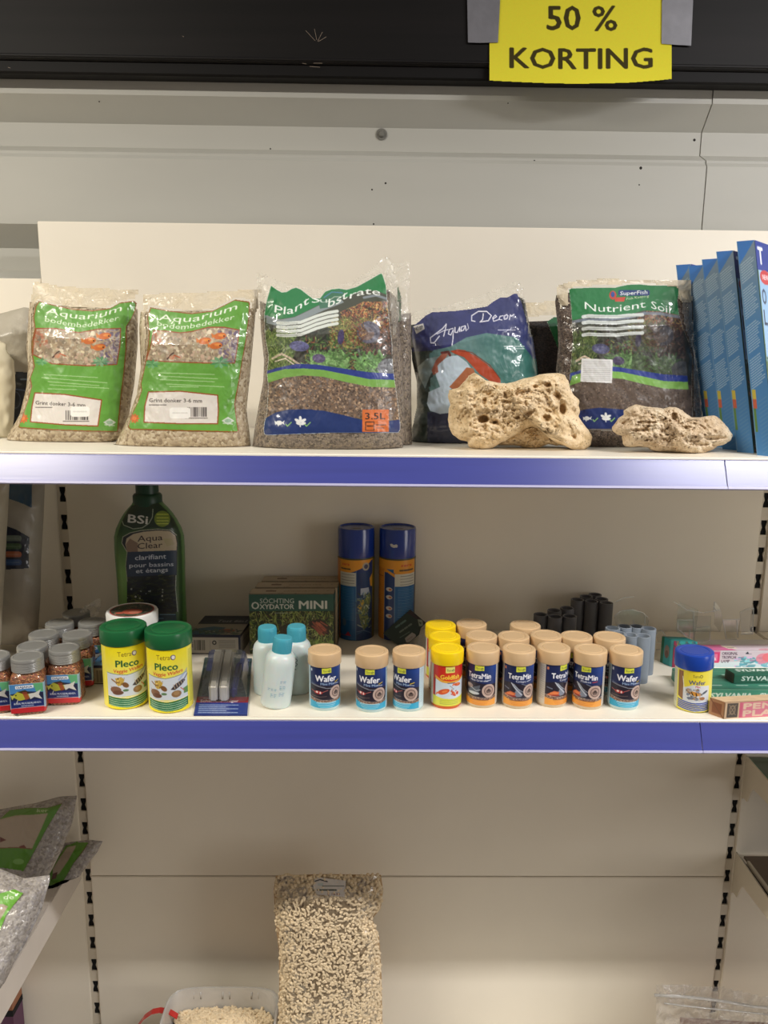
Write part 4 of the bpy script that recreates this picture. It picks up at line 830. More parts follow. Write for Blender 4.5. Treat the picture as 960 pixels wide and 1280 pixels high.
pl=wrapcan('fish_food_tin',.0322,.0302,.1150,.0222,M_LIDG,PM('tub_yellow_plastic',(240,224,60),rough=.4),ra,(-.4274,-.3172,Z2),4,'green lidded tin with yellow catfish label, left of the pair','can','green lidded fish food tins')
az=-math.atan2(-.3655-CP[0],-.3283-CP[1]); p2=dup(pl,(-.3615,-.3283,Z2),R(-12)+az,'green lidded tin with yellow catfish label, right of the pair beside the magnet pack')
# red white tin behind
q=onY(165,762,-.205); h=float(q[2]-Z2)
ra=Ras(-1,-1,1,1,60,(52,60,50)); ra.A=ra.pmask([(math.cos(t/20*math.pi),math.sin(t/20*math.pi)) for t in range(40)])
ra.leaves(260,[(80,100,70),(40,46,40),(120,130,100),(90,84,70),(150,120,100)],(.1,.3),(.03,.08),(-1,-1,1,1),3); ra.ell(.1,.25,.45,.36,(206,104,80)); ra.ell(.2,.3,.25,.2,(224,140,116)); ra.ell(-.4,.5,.2,.14,(190,90,70)); ra.ell(0,0,1,1,(176,70,60),1,0,.93)
wt=empty('pond_food_tin',(float(q[0]),-.205,Z2),-.05,'white tin with a photo printed lid, partly hidden behind the left green lidded tin','can')
lobj('tin',[(0,0),(.036,0),(.037,.002),(.037,h-.016),(0,h-.016)],PM('tin_dark_red',(96,44,40),rough=.4),wt); lobj('lid',[(.036,h-.02),(.0385,h-.0195),(.039,h-.003),(.0375,h-.0003),(.0355,h),(.034,h-.0008),(0,h-.0008)],M_WHITE,wt)
sheet('lid_picture',ra,lambda X,Y:np.stack([X*.0335,-Y*.0335,h-.0003+0*X],-1),PR_BOX,wt,world=False)
# ------------------------------------------------------------------ pond clarifier bottle
M_BG=PM('bottle_green_plastic',(72,120,58),rough=.35,coat=.25,var=(6,.15)); M_CAPG=PM('cap_dark_green',(12,56,36),rough=.4)
Yb=-.085; bx=float(onY(188,700,Yb)[0]); zz=lambda y:float(onY(188,y,Yb)[2])
S=[(803,74,.72),(800,79,.95),(790,81,1),(755,81,1),(726,81,1),(700,82.5,1),(684,83,1),(670,82,1),(660.5,77,.97),(649,66,.9),(641,56,.82),(636,48,.76),(630,37,.66),(627,34,.62)]
V=[];Fc=[];NB=48
for y,w,dd in S:
    hw=w/2*.00139; hd=.030*dd; z_=max(zz(y),Z2+.0003)
    for k in range(NB):
        t=2*math.pi*k/NB; c,s_=math.cos(t),math.sin(t); V.append((hw*np.sign(c)*abs(c)**.8,hd*np.sign(s_)*abs(s_)**.8,z_-Z2))
for i in range(len(S)-1):
    for k in range(NB): Fc.append((i*NB+k,i*NB+(k+1)%NB,(i+1)*NB+(k+1)%NB,(i+1)*NB+k))
Fc+=[tuple(range(NB))[::-1],tuple((len(S)-1)*NB+k for k in range(NB))]
bt=empty('pond_clarifier_bottle',(bx,Yb,Z2),.0,'tall green pond treatment bottle at the back, its cap under the upper shelf','bottle')
mk('bottle_body',V,Fc,M_BG,bt,True)
zc=zz(631)-Z2; lobj('cap',[(0,zc),(.0232,zc),(.0236,zc+.001),(.0236,zc+.016),(.0215,zc+.019),(.0185,zc+.0205),(.0183,zc+.05),(.017,zc+.052),(0,zc+.052)],M_CAPG,bt)
def bp(X,Y):
    P=onY(X,Y,Yb-.03); yy=Yb-.03+0*X; wv=np.interp(Y,[627,636,649,660,670,684,726,803],[17,24,33,38.5,41,41.5,40.5,40])*.00139; 
    dd=np.interp(Y,[627,636,649,660,670],[.62,.76,.9,.97,1]); d=ray(X,Y)
    for _ in range(8):
        u=np.clip(np.abs(P[...,0]-bx)/wv,0,.995); yy=.5*yy+.5*(Yb-.030*dd*(1-u**2.5)**.4-.0009); P=CP+d*((yy-CP[1])/d[...,1])[...,None]
    return P
ra=Ras(143,629,230,800,2.1,(58,104,46)); b7=lambda *P:[(130+x/7.11,600+y/7.11) for x,y in P]
ra.A=ra.pmask(b7((250,222),(490,205),(560,270),(620,340),(660,420),(684,480),(694,640),(700,900),(706,1420),(140,1420),(130,1000),(118,760),(108,600),(112,500),(150,380),(200,280)))
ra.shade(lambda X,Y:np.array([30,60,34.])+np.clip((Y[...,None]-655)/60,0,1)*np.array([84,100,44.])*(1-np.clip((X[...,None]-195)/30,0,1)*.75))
ra.poly(b7((240,222),(490,200),(600,300),(640,400),(600,430),(430,420),(330,440),(230,440),(150,380),(200,280)),(20,44,26))
ra.line(b7((195,290),(155,350),(175,400),(260,435),(340,425),(400,385),(430,330),(435,260)),1.1,(150,160,140)); ra.text('BSi',*[b7((212,0))[0][0],b7((385,0))[0][0]],[b7((212,375))[0],b7((385,392))[0]],10.5,(206,206,200),.03,.08)
ra.ell(*b7((518,345))[0],10,10,(110,130,40)); [ra.small(b7((470,0))[0][0],b7((570,0))[0][0],b7((0,y))[0][1],1.2,(190,200,80),y,.9) for y in (305,335,362,388)]
fr=b7((205,640),(160,560),(170,510),(230,475),(330,452),(480,440),(590,450),(640,490),(655,560),(650,640),(648,800),(640,960),(655,1170),(640,1170),(655,1420),(205,1420),(205,900),(195,780))
ra.poly(fr,(26,34,44)); ra.poly(b7((205,640),(190,570),(200,520),(260,480),(350,460),(480,448),(585,455),(635,495),(648,560),(645,640)),(186,172,146)); ra.poly(b7((205,640),(195,570),(230,520),(300,560),(300,640)),(110,84,72),.7); ra.poly(b7((520,520),(600,520),(630,570),(560,590)),(176,166,130),.8)
ra.poly(b7((205,640),(645,625),(645,840),(205,860)),(34,52,76))
bb=b7((205,850),(640,1420)); ra.setclip(fr); ra.leaves(260,[(40,50,40),(30,40,30),(54,60,44),(60,66,50),(26,30,30)],(2,6),(1,2),(bb[0][0],bb[0][1],bb[1][0],bb[1][1]-20),4,(-.3,.4)); ra.leaves(50,[(110,116,50),(90,100,50)],(1.5,3),(.8,1.4),(bb[0][0],bb[0][1]+24,bb[0][0]+18,bb[0][1]+36),5,(-.3,.5)); ra.dots(12,[(150,156,150),(190,190,180)],(.7,1.4),(bb[0][0],bb[0][1]+16,bb[1][0]-6,bb[0][1]+34),6); ra.poly(b7((205,1190),(645,1190),(645,1420),(205,1420)),(24,56,74),.8); ra.setclip()
T_=lambda s,x0,x1,y,cap,c,bd=0,sh=0:ra.text(s,b7((x0,0))[0][0],b7((x1,0))[0][0],[b7((x0,y))[0],b7((x1,y-14))[0]],cap,c,bd,sh)
T_('Aqua',298,520,548,7.6,(40,30,40),.005); T_('Clear',298,520,614,7.6,(40,30,40),.005); T_('clarifiant',276,552,712,6.2,(196,202,212),.022); T_('pour bassins',226,618,778,5.4,(196,202,212),.022); T_('et étangs',284,568,828,5.6,(196,202,212),.022)
ra.line(b7((205,640),(158,560),(168,505),(232,470),(330,448),(480,436),(592,446),(645,490)),.9,(170,170,150)); ra.line(b7((640,850),(636,960),(655,1170)),1,(170,180,170)); ra.line(b7((205,640),(192,760),(206,900)),.9,(150,160,130))
ra.small(200,219,768,1,(120,150,170),1); ra.small(197,205,773,1,(120,150,170),2)
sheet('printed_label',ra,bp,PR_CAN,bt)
# ------------------------------------------------------------------ tall blue capped cans
M_CAPB=PM('cap_blue_gloss',(28,56,140),rough=.22,coat=.4,var=(5,.1)); M_TINO=PM('tin_olive',(84,84,50),rough=.4)
def sera(kind):
    ra=Ras(-66,0,66,144,1.5,(22,84,140)); OR=(224,150,40)
    if kind==0:
        ra.rect(-66,0,66,22,OR); ra.poly([(-10,22),(30,2),(66,2),(66,40),(-10,40)],(22,50,110)); ra.poly([(-4,20),(20,10),(34,0),(-10,0),(-10,22)],OR)
        ra.text('sera',-27,-12,10,5.5,(200,60,34),.02,.25); ra.small(-29,-9,16,2.4,(60,50,40),5); ra.rect(-32,22,0,46,(196,194,180)); [ra.small(-29,-3,26+i*5,1,(70,70,70),i) for i in range(4)]
        ra.rect(-32,46,0,144,(28,92,146)); [ra.small(-30,-4,50+i*3,.9,(120,166,196),i,.7) for i in range(20)]
        ra.line([(0,18),(0,144)],1,(150,170,190)); ra.rect(.5,22,34,144,(26,56,104))
        ra.poly([(26,34),(34,26),(34,50),(28,48)],(206,150,50)); ra.ell(18,12,7,7,(170,160,140)); ra.ell(18,12,4,4,(60,60,90)); ra.poly([(8,50),(24,50),(26,60),(8,62)],(180,190,206)); ra.poly([(4,90),(14,70),(28,60),(30,70),(22,96),(26,116),(14,126),(8,112)],(120,130,76)); ra.poly([(2,84),(10,70),(16,72),(8,88)],(210,170,60)); ra.leaves(60,[(170,180,100),(80,100,60),(60,110,130),(190,196,170)],(3,9),(1,2.4),(6,64,28,124),3)
        ra.leaves(70,[(40,90,130),(30,60,90),(80,130,150)],(3,8),(1,2),(1,60,34,140),4,a=.5); ra.ell(-22,112,4,7,(90,110,130)); ra.poly([(-20,136),(-14,128),(-8,136)],(176,40,60)); ra.small(-30,-20,136,1.6,(160,50,80),2); ra.line([(2,128),(14,126),(30,134)],1.4,(130,150,170),.7)
        ra.rect(34,0,66,144,(110,104,40)); ra.rect(-66,0,-32,144,(196,120,40))
    else:
        ra.rect(-66,0,-24,144,(206,130,40)); ra.line([(-24,20),(-24,144)],1,(220,214,190)); ra.rect(-66,0,66,16,OR); ra.poly([(-24,16),(-6,24),(-24,24)],OR); ra.poly([(-6,14),(38,14),(38,26),(-6,26)],OR)
        ra.text('sera',6,28,11,5.4,(200,60,34),.02,.25); ra.small(5,31,17.5,3,(60,50,40),6); ra.rect(-4,24,38,46,(206,204,190)); [ra.small(6,34,28+i*5,1,(60,60,60),i) for i in range(4)]
        ra.rect(-23.5,22,-4,144,(24,52,110)); ra.poly([(-24,14),(-4,24),(-4,30),(-24,18)],OR); ra.line([(-4,46),(-4,144)],.9,(170,190,200)); ra.rect(-3.5,46,38,144,(26,92,148)); [ra.small(2,34,50+i*3,.9,(150,184,206),i,.7) for i in range(18)]
        for y in (52,66,86,100): ra.ell(-14,y,6,3.6,(206,200,190)); ra.ell(-12,y,3,2,(190,110,70))
        ra.ell(16,116,4,6,(110,110,130)); ra.small(-64,-28,30,2,(150,80,30),4); [ra.small(-50,-28,30+i*4,1,(150,90,30),i,.5) for i in range(20)]; ra.rect(38,0,66,144,(60,60,60))
    return ra
def seracan(kind,x,y,off,label):
    az=-math.atan2(x-CP[0],y-CP[1]); r=empty('pond_care_can',(x,y,Z2),R(off)+az,label,'can','tall blue capped cans')
    lobj('tin',[(0,0),(.0305,0),(.0318,.002),(.0318,.144),(.0305,.146),(.0305,.150),(0,.150)],M_TINO,r); 
    lobj('cap',[(.0305,.1475),(.0321,.1478),(.0321,.193),(.0312,.1975),(.0295,.198),(.0275,.1955),(0,.1955)],M_CAPB,r)
    sheet('label',sera(kind),cyl_pos(.0322,.145,0),PR_CAN,r,world=False)
    ra=Ras(-14,-8,14,8,1.2,(150,140,130)); ra.A=ra.pmask([(-11,-2),(-4,-5),(4,-4),(12,-1),(6,3),(-5,4)]); sheet('torn_sticker',ra,lambda X,Y:np.stack([X/1000,-Y/1000-.004,.1958+0*X],-1),PR_MATT,r,world=False)
    return r
s1=seracan(0,-.1062,-.0345,0,'tall blue capped can with fish leaping picture, beside the stacked boxes')
s2=seracan(1,-.0341,-.0345,0,'tall blue capped can with orange side and torn white patch on its cap')
ra=Ras(-9,-5,9,5,1.6,(196,194,190)); ra.A=ra.pmask([(-7,-3),(-3,-4),(1,-2),(5,-3.5),(8,-1),(7,3),(0,4),(-5,2)]); sheet('torn_sticker',ra,lambda X,Y:np.stack([.0324*np.sin(X/32.4-.22),-.0324*np.cos(X/32.4-.22),.171-Y/1000],-1),PR_MATT,s2,world=False)
# ------------------------------------------------------------------ cartons
def carton(name,label,O,U,B,H,mat,cat='box',front=None,top=None,side=None,left=None,group=None,w=1,d=1,h=1,bev=.0006):
    """O front-bottom-left corner, U right vector, B back vector, H height"""
    O=np.array(O,float);U=np.array(list(U)+[0]*(3-len(U)),float);B=np.array(list(B)+[0]*(3-len(B)),float);Hh=H if hasattr(H,'__len__') else (0,0,H); Hh=np.array(Hh,float)
    c=O+U/2+B/2; r=empty(name,c,0,label,cat,group)
    V=[O,O+U,O+U+B,O+B,O+Hh,O+U+Hh,O+U+B+Hh,O+B+Hh]; m=MB().add(V,[(0,3,2,1),(4,5,6,7),(0,1,5,4),(1,2,6,5),(2,3,7,6),(3,0,4,7)]); m.build('carton_body',mat,r,world=True,bevel=bev,seg=2)
    n=lambda a:a/np.linalg.norm(a); e=.0004
    if front: sheet('front_print',front,face_pos(O+Hh-n(B)*e,U,-Hh,front.x0,front.y0,front.x1,front.y1),PR_BOX,r,smooth=False)
    if top: sheet('top_print',top,face_pos(O+Hh+B+np.array([0,0,e]),U,-B,top.x0,top.y0,top.x1,top.y1),PR_BOX,r,smooth=False)
    if side: sheet('side_print',side,face_pos(O+U+Hh+n(U)*e,B,-Hh,side.x0,side.y0,side.x1,side.y1),PR_BOX,r,smooth=False)
    if left: sheet('left_print',left,face_pos(O+B+Hh-n(U)*e,-B,-Hh,left.x0,left.y0,left.x1,left.y1),PR_BOX,r,smooth=False)
    return r
M_KRAFT=PM('kraft_board',(178,162,136),rough=.7,var=(30,.08)); M_CARDD=PM('dark_board',(38,42,60),rough=.55); M_CARDW=PM('white_board',(196,190,178),rough=.6)
# oxygenator boxes, three one behind another
y0=-.128; OL=onY(311,743,y0); OR_=onY(417,741.5,y0); zt=float(OL[2]); H=zt-Z2; d1=.0335
sf=Ras(0,0,132,92,1.7,(40,52,34)); sf.leaves(900,[(120,130,50),(96,110,44),(150,160,80),(70,84,36),(60,50,34),(84,60,40),(170,176,110)],(3,9),(.8,1.8),(0,26,132,92),5); sf.leaves(120,[(160,170,90),(120,140,60)],(10,26),(.6,1.1),(0,30,132,92),6,(1,2.2))
sf.poly([(92,42),(110,38),(126,50),(124,64),(108,58),(96,52)],(56,40,34)); sf.leaves(24,[(176,96,70),(150,76,60)],(10,16),(1.4,2.6),(98,42,112,56),7,(-.9,-.5)); sf.poly([(46,52),(60,44),(70,52),(66,66),(50,66)],(44,36,30),.8); sf.leaves(60,[(110,60,44),(90,50,40)],(3,7),(1,2),(60,62,84,80),8); sf.leaves(240,[(140,170,80),(110,140,60)],(3,7),(.8,1.6),(70,74,132,92),9)
sf.rect(0,0,132,26,(46,84,72)); sf.text('SÖCHTING',17,70,13.6,7.6,(206,206,196),-.006); sf.text('O',4,15.5,22.5,11.5,(206,206,196),.03); sf.text('XYDATOR',16.5,70,22.6,7.8,(206,206,196),.025); sf.text('MINI',78,121,22.3,13,(206,206,196),.04); sf.small(40,60,28.6,1,(170,180,160),3)
stp=Ras(0,0,132,33,1.4,(174,158,132)); stp.rect(0,31,132,33,(60,66,56)); stp.rect(24,12,40,19,(90,56,46)); stp.text('OXYDATOR MINI',52,104,19,5.5,(110,94,76),-.006); stp.line([(0,1),(132,1)],1,(90,74,56)); stp.dots(20,[(110,94,74),(160,140,116)],(1,3),(0,0,132,33),3)
ssd=Ras(0,0,33,92,1.3,(60,70,56)); ssd.rect(0,0,33,26,(46,84,72)); ssd.leaves(120,[(84,96,56),(110,120,80),(90,70,50),(150,140,120)],(3,8),(1,2),(0,28,33,92),3); ssd.text('OXYDATOR',5,28,18,4,(190,190,180))
for k in range(3):
    dx=(0,.0045,.010)[k]; carton('oxygenator_box',['front box of three kraft topped boxes with aquarium plant picture behind the milky bottles','middle one of three kraft topped boxes standing one behind another','rear one of three kraft topped boxes against the back panel'][k],(float(OL[0])+dx,y0+k*(d1+.0045),Z2),(float(OR_[0]-OL[0]),.004),(.001,d1),H,M_KRAFT,front=sf if k==0 else None,top=stp,side=ssd,group='stacked oxygenator boxes')
# test kit box left of it
q0=onZ(236,817.5,Z2); q1=onZ(301,817.5,Z2); ztb=float(onY(270,793.6,q0[1])[2]); qb=onZ(281,770,ztb); dpt=float(qb[1]-q0[1])
f=Ras(0,0,82,30,1.8,(190,184,172)); f.rect(0,0,82,4,(26,30,52)); f.rect(0,28.4,82,30,(50,50,60)); f.rect(0,0,1.2,30,(40,40,60)); f.rect(79,0,82,30,(30,36,66)); f.bars(8,26,8,24,(70,66,60),3); f.line([(34,8),(34,26)],.5,(90,90,90)); f.ell(41,12,3.4,3.4,(40,40,44)); f.ell(41,12,1.8,1.8,(190,184,172)); [f.small(48,74,9+i*2.6,.7,(90,86,80),i,.7) for i in range(5)]; f.rect(66,22.4,76,27,(200,190,60)); f.small(40,62,25,.8,(90,86,80),6); f.text('i',6,7,20,10,(60,60,60))
t=Ras(0,0,82,110,1.4,(136,128,112)); t.rect(0,0,82,50,(24,28,44)); t.text('Test 6in1',28,76,38,14,(160,160,160),.01,.1); t.rect(0,50,82,110,(150,142,126)); t.poly([(0,80),(30,64),(50,70),(50,110),(0,110)],(50,90,110)); t.ell(56,88,13,10,(150,80,56)); t.ell(30,92,9,6,(150,150,140)); t.leaves(60,[(60,90,70),(90,110,90),(60,70,80)],(5,12),(2,4),(0,84,82,108),3)
s=Ras(0,0,110,30,1.2,(150,144,134)); s.rect(0,0,110,4,(26,30,52)); s.small(10,90,14,1,(100,96,90),2)
carton('test_kit_box','low dark blue and white test kit box lying left of the kraft topped boxes',q0,(float(q1[0]-q0[0]),0),(.008,min(dpt,.118)),ztb-Z2,M_CARDD,front=f,top=t,side=s)
# box behind jars and green tins
q0=onZ(115,855,Z2); ztb=float(onY(120,832,q0[1])[2]); f=Ras(0,0,60,27,1.6,(176,160,130)); f.rect(0,0,60,3.4,(30,34,60)); f.bars(8,26,7,24,(96,84,66),3); f.rect(0,25.6,60,27,(60,50,44)); f.rect(28,14,48,24,(160,140,118))
t=Ras(0,0,60,60,1.4,(120,96,80)); t.rect(0,0,10,60,(96,150,196)); t.rect(0,44,60,60,(110,160,196)); t.rect(10,0,14,44,(30,40,70)); t.dots(60,[(90,76,64),(140,110,90),(60,70,50)],(1.5,4),(14,0,60,44),3)
carton('test_kit_box','small box with pale barcode front squeezed between the jars and the left green tin',q0,(.055,0),(.0,.055),ztb-Z2,M_CARDD,front=f,top=t)
# ================================================================== spice jars of flakes at the left end of the lower shelf
M_FLK=GRAVEL('fish_flakes_brown',[(84,50,32),(150,96,58),(110,70,46),(186,134,84),(130,60,44)],520,coat=.9,bd=.0008,wr=30)
M_LIDS=PM('lid_silver_plastic',(150,150,147),rough=.34,metal=.35,coat=.25,cr=.2,var=(30,.05))
def sqpt(t,hw,n=5.):
    c,s=math.cos(t),math.sin(t); k=(abs(c)**n+abs(s)**n)**(-1./n); return hw*c*k,hw*s*k
def jar_art():
    ra=Ras(-29,0,29,42,2.,(28,44,104))
    ra.poly([(-29,0),(29,0),(29,15),(12,13),(-6,15),(-29,16)],(70,130,186)); ra.poly([(8,0),(21,0),(21,13),(12,13)],(96,170,120)); ra.poly([(-22,14),(0,11),(22,14),(22,24),(-22,24)],(30,36,64),.9); 
    ra.rrect(-14,2.5,9,7,.8,(226,232,236)); ra.text('DAJANA',-12.5,7.5,6.3,2.9,(20,30,80),.02)
    ra.poly([(-19,17),(-12,11),(-2,10),(6,15),(2,22),(-10,24)],(176,176,60)); ra.poly([(-12,11),(-2,9),(6,15),(-4,15)],(60,46,30)); ra.poly([(-6,12),(-2,24),(3,22),(0,12)],(150,60,40),.8); ra.poly([(-21,15),(-15,17),(-19,22)],(190,190,90)); ra.poly([(2,15),(10,14),(18,10),(15,17),(19,24),(9,20),(4,23)],(206,206,200)); ra.ell(-14,16,1,1,(20,20,20)); ra.line([(-12,23),(-14,28)],1,(190,190,180))
    ra.text('RODE MUGGENLARVEN',-17,17,29.4,2.9,(220,224,232),.018); ra.small(-8,8,31.8,1.2,(190,200,220),4)
    ra.poly([(-29,35),(29,34.2),(29,42),(-29,42)],(196,40,48)); ra.poly([(21,0),(29,0),(29,36),(21,36)],(150,184,206)); ra.poly([(-29,0),(-21.5,0),(-21.5,36),(-29,36)],(150,184,206)); ra.line([(-29,.3),(29,.3)],.6,(200,214,220)); ra.line([(-29,34.6),(29,34)],.6,(210,190,200)); [ra.small(22.4,28,4+i*2.2,.6,(80,100,130),i,.6) for i in range(14)]
    return ra
JH=.0785
def jar(x,y,rz,label):
    r=empty('flake_jar',(x,y,Z2),R(rz),label,'jar','silver lidded jars of brown flakes'); hw=.0222; n=48
    S=[(0,.90),(.0015,.97),(.004,1),(.048,1),(.053,.97),(.0565,.88),(.0585,.78),(.0625,.76)]; V=[];Fc=[]
    for z,k in S:
        e=5. if z<.05 else 5-(z-.05)/.0125*3
        for i in range(n): t=2*math.pi*i/n; a,b=sqpt(t,hw*k,max(e,2)); V.append((a,b,z))
    for i in range(len(S)-1):
        for k in range(n): Fc.append((i*n+k,i*n+(k+1)%n,(i+1)*n+(k+1)%n,(i+1)*n+k))
    Fc+=[tuple(range(n))[::-1],tuple((len(S)-1)*n+k for k in range(n))]
    mk('jar_body',V,Fc,M_FLK,r,True)
    pr=[(0,.0595),(.0205,.0595),(.0212,.0602)]
    for i in range(6): z=.0612+i*.0021; pr+=[(.0212,z),(.02085,z+.0007),(.0212,z+.0014)]
    pr+=[(.0212,.0755),(.0207,.0778),(.0195,.0785),(.0178,.0785),(.0170,.0778),(0,.0778)]; lobj('lid',pr,M_LIDS,r)
    def f(X,Y):
        X=X/1000; q=.019; a=np.clip(np.abs(X)-q,0,None); 
        px=np.where(np.abs(X)<q,X,np.sign(X)*(q+.0036*np.sin(np.clip(a/.0036,0,1.57)))); py=-.02265+.0036*(1-np.cos(np.clip(a/.0036,0,1.57)))+np.clip(a-.00565,0,None)
        return np.stack([px,py,.0465-Y/1000],-1)
    sheet('label',jar_art(),f,PR_CAN,r,world=False); return r
def topat(px,yt,H,D):
    p=onZ(px,yt,Z2+H); d=p[:2]-CP[:2]; d/=np.linalg.norm(d); c=p[:2]-d*D/2; return float(c[0]),float(c[1])
J=[((9+50)/2,895,14,'silver lidded flake jar at the front left, nearest whole jar to the left picture edge'),((60+103)/2-1,883,5,'silver lidded flake jar at the front, first jar left of the green lidded tins')]
j0=jar(*[float(a) for a in (-.5735,-.3365)],14,J[0][3])
def J2(px,yt,rz,label,nudge=(0,0)): x,y=topat(px,yt,JH,.0424); return dup(j0,(x+nudge[0],y+nudge[1],Z2),R(rz),label)
x,y=topat(32,814,JH,.0424); j0.location=(x,max(y,-.343),Z2)
J2(80,803,6,J[1][3])
J2(-9,812,14,'silver lidded flake jar cut off by the left picture edge')
J2(96,786,10,'silver lidded flake jar, second in the column beside the green lidded tins')
J2(115,771,10,'silver lidded flake jar, third in the column beside the green lidded tins')
J2(40,800,10,'silver lidded flake jar, second in the left hand column')
J2(54,785.5,8,'silver lidded flake jar, third in the left hand column')
J2(74,772.5,6,'silver lidded flake jar, fourth in the left hand column')
J2(95,760,6,'silver lidded flake jar, rearmost in the left hand column near the slotted post')
# crumpled wrap at the rear
wr=empty('plastic_wrap',(-.52,-.10,Z2),0,'small crumpled scrap of clear wrap poking up behind the rear flake jars','wrap')
pts=[(92,775),(96,764),(108,757),(118,748),(126,745),(128,756),(124,768),(118,776),(100,780)]
ra=Ras(90,743,130,800,.8); ra.A=ra.pmask([(92,790),(93,768),(104,758),(114,752),(124,746),(128,752),(124,768),(122,790),(122,800),(92,800)])
sheet('film',ra,lambda X,Y:onP(X,Y,(-.5,-.12,0),(0,-1,.2),.012*(fbm(X/9,Y/9,3)-.5)),M_FILM,wr)
# ------------------------------------------------------------------ magnet cleaner pack
mgp=empty('magnet_cleaner_pack',(-.30,-.255,Z2),0,'blister pack with two grey magnet bars lying flat on a blue and red card','pack')
c4=[onZ(242,893.5,Z2+.002),onZ(309,893.5,Z2+.002),onZ(315,823,Z2+.002),onZ(256,822,Z2+.002)]
V=[p-np.array([0,0,.0017]) for p in c4]+[p for p in c4]; MB().add(V,[(0,3,2,1),(4,5,6,7),(0,1,5,4),(1,2,6,5),(2,3,7,6),(3,0,4,7)]).build('backing_card',PM('card_blue',(40,56,120),rough=.4,coat=.4),mgp,world=True)
ra=Ras(0,0,74,150,1.5,(30,50,96)); ra.rect(0,0,74,150,(70,90,96)); ra.leaves(200,[(40,70,60),(60,90,90),(30,50,60)],(4,12),(2,4),(0,0,74,110),3); ra.rect(6,6,22,40,(50,70,140)); ra.rect(56,4,70,40,(60,80,150)); ra.rect(0,108,74,122,(160,40,52)); ra.rect(0,122,74,150,(44,64,136)); ra.small(10,34,112,2,(230,230,236),4); ra.text('Scheibenreiniger',6,60,121,6,(236,236,240),.03)
for i in range(5): ra.small(6,44 if i%2 else 60,128+i*4.4,1.6,(170,190,220),i,.9)
def cardpos(X,Y):
    u=(X/74)[...,None]; v=(Y/150)[...,None]; P=(c4[3]*(1-u)+c4[2]*u)*(1-v)+(c4[0]*(1-u)+c4[1]*u)*v; P=P.copy(); P[...,2]+=.0003; return P
sheet('card_print',ra,cardpos,PRINT('print_glossy',.35,.6,None,.1),mgp)
M_MAG=PM('magnet_grey_plastic',(186,182,174),rough=.35,metal=.3,coat=.2,sc=(6,.4,1),var=(60,.08))
def zbar(name,p0,p1,q0,q1,h,mat):
    """bar lying on the card: front-left, front-right, back-right, back-left pixel corners at shelf level"""
    P=[onZ(*p,Z2+.003) for p in (p0,p1,q1,q0)]; V=P+[p+np.array([0,0,h]) for p in P]
    return MB().add(V,[(0,3,2,1),(4,5,6,7),(0,1,5,4),(1,2,6,5),(2,3,7,6),(3,0,4,7)]).build(name,mat,mgp,world=True,bevel=.003,seg=3)
zbar('magnet',(261,878),(272.5,878),(269,830),(280,830),.025,M_MAG); zbar('magnet',(274,878),(286,878),(282,830),(293,830),.025,M_MAG)
zbar('handle',(288,874),(296,872),(296,838),(303,838),.016,PM('handle_blue',(36,42,110),rough=.4))
bl_=MB(); P=[onZ(*p,Z2+.003) for p in ((247,877),(309,877),(312,828),(258,828))]; Q=[p+np.array([0,0,.0285]) for p in [P[0]*.88+P[2]*.12,P[1]*.88+P[3]*.12,P[2]*.9+P[0]*.1,P[3]*.9+P[1]*.1]]
M_CLR=FILM('clear_rigid_plastic',.03,(230,235,236),8,.3,.5); bl_.add(P+Q,[(4,5,6,7),(0,1,5,4),(1,2,6,5),(2,3,7,6),(3,0,4,7)]).build('blister',M_CLR,mgp,world=True,bevel=.003)
# ------------------------------------------------------------------ milky bottles with turquoise caps
M_HD=PM('milky_plastic',(206,218,216),rough=.36,sss=.25,coat=.1,var=(12,.02)); M_CAPT=PM('cap_turquoise',(72,164,184),rough=.4)
BH=.1005
def mbottle(x,y,rz,label,tilt=None,txt=True):
    r=empty('milky_bottle',(x,y,Z2),rz,label,'bottle','milky white bottles with turquoise caps')
    lobj('bottle_body',[(0,0),(.0195,0),(.0212,.0015),(.0216,.004),(.0216,.061),(.0212,.067),(.0196,.073),(.0162,.0775),(.0125,.0795),(.0118,.081),(0,.081)],M_HD,r,auto=60)
    pr=[(0,.0775),(.0132,.0775),(.0136,.0785)]; pr+=[(.0136,.0965),(.0128,.0995),(.0118,.1003),(0,.1005)]; lobj('cap',pr,M_CAPT,r,36)
    rb=MB(); 
    for k in range(36): a=2*math.pi*k/36; rb.tube([(.0135*math.cos(a),.0135*math.sin(a),.0788),(.0135*math.cos(a),.0135*math.sin(a),.0962)],.00045,4)
    rb.build('cap_ribs',M_CAPT,r.children[1])
    return r
x,y=topat(354,792,BH,.027); y=max(y,-.336); m0=mbottle(x-.0125,y,0,'milky white bottle with turquoise cap and blue print, leaning in front of its two neighbours'); m0.rotation_euler=(R(-2),R(7),0)
ra=Ras(-20,0,20,44,2.,(222,232,228)); tq=(50,140,180)
for k,(x0,n) in enumerate(((-12,4),(-7,8),(-2,9),(5,12),(9.5,12))):
    for i in range(n): ra.small(x0,x0+3.4,20+ (0 if k>2 else 6)+i*1.9-(6 if k>2 else 0),1.,tq,i+k*9,.85)
ra.A=np.zeros((ra.H,ra.W),bool); ra.A|=(np.abs(ra.I-np.array([222,232,228.])).sum(-1)>20); ra.A=ra.A
sheet('printed_text',ra,cyl_pos(.0219,.056,0),PR_CAN,m0,world=False)
x,y=topat(334,779,BH,.027); m1=mbottle(x,y,.1,'milky white bottle with turquoise cap, left rear of the three')
ra=Ras(-10,0,10,44,1.6,(222,232,228)); [ra.small(-6+ (i%2),4,2+i*2.2,1.1,(70,150,180),i,.9) for i in range(19)]; ra.A=(np.abs(ra.I-np.array([222,232,228.])).sum(-1)>20)
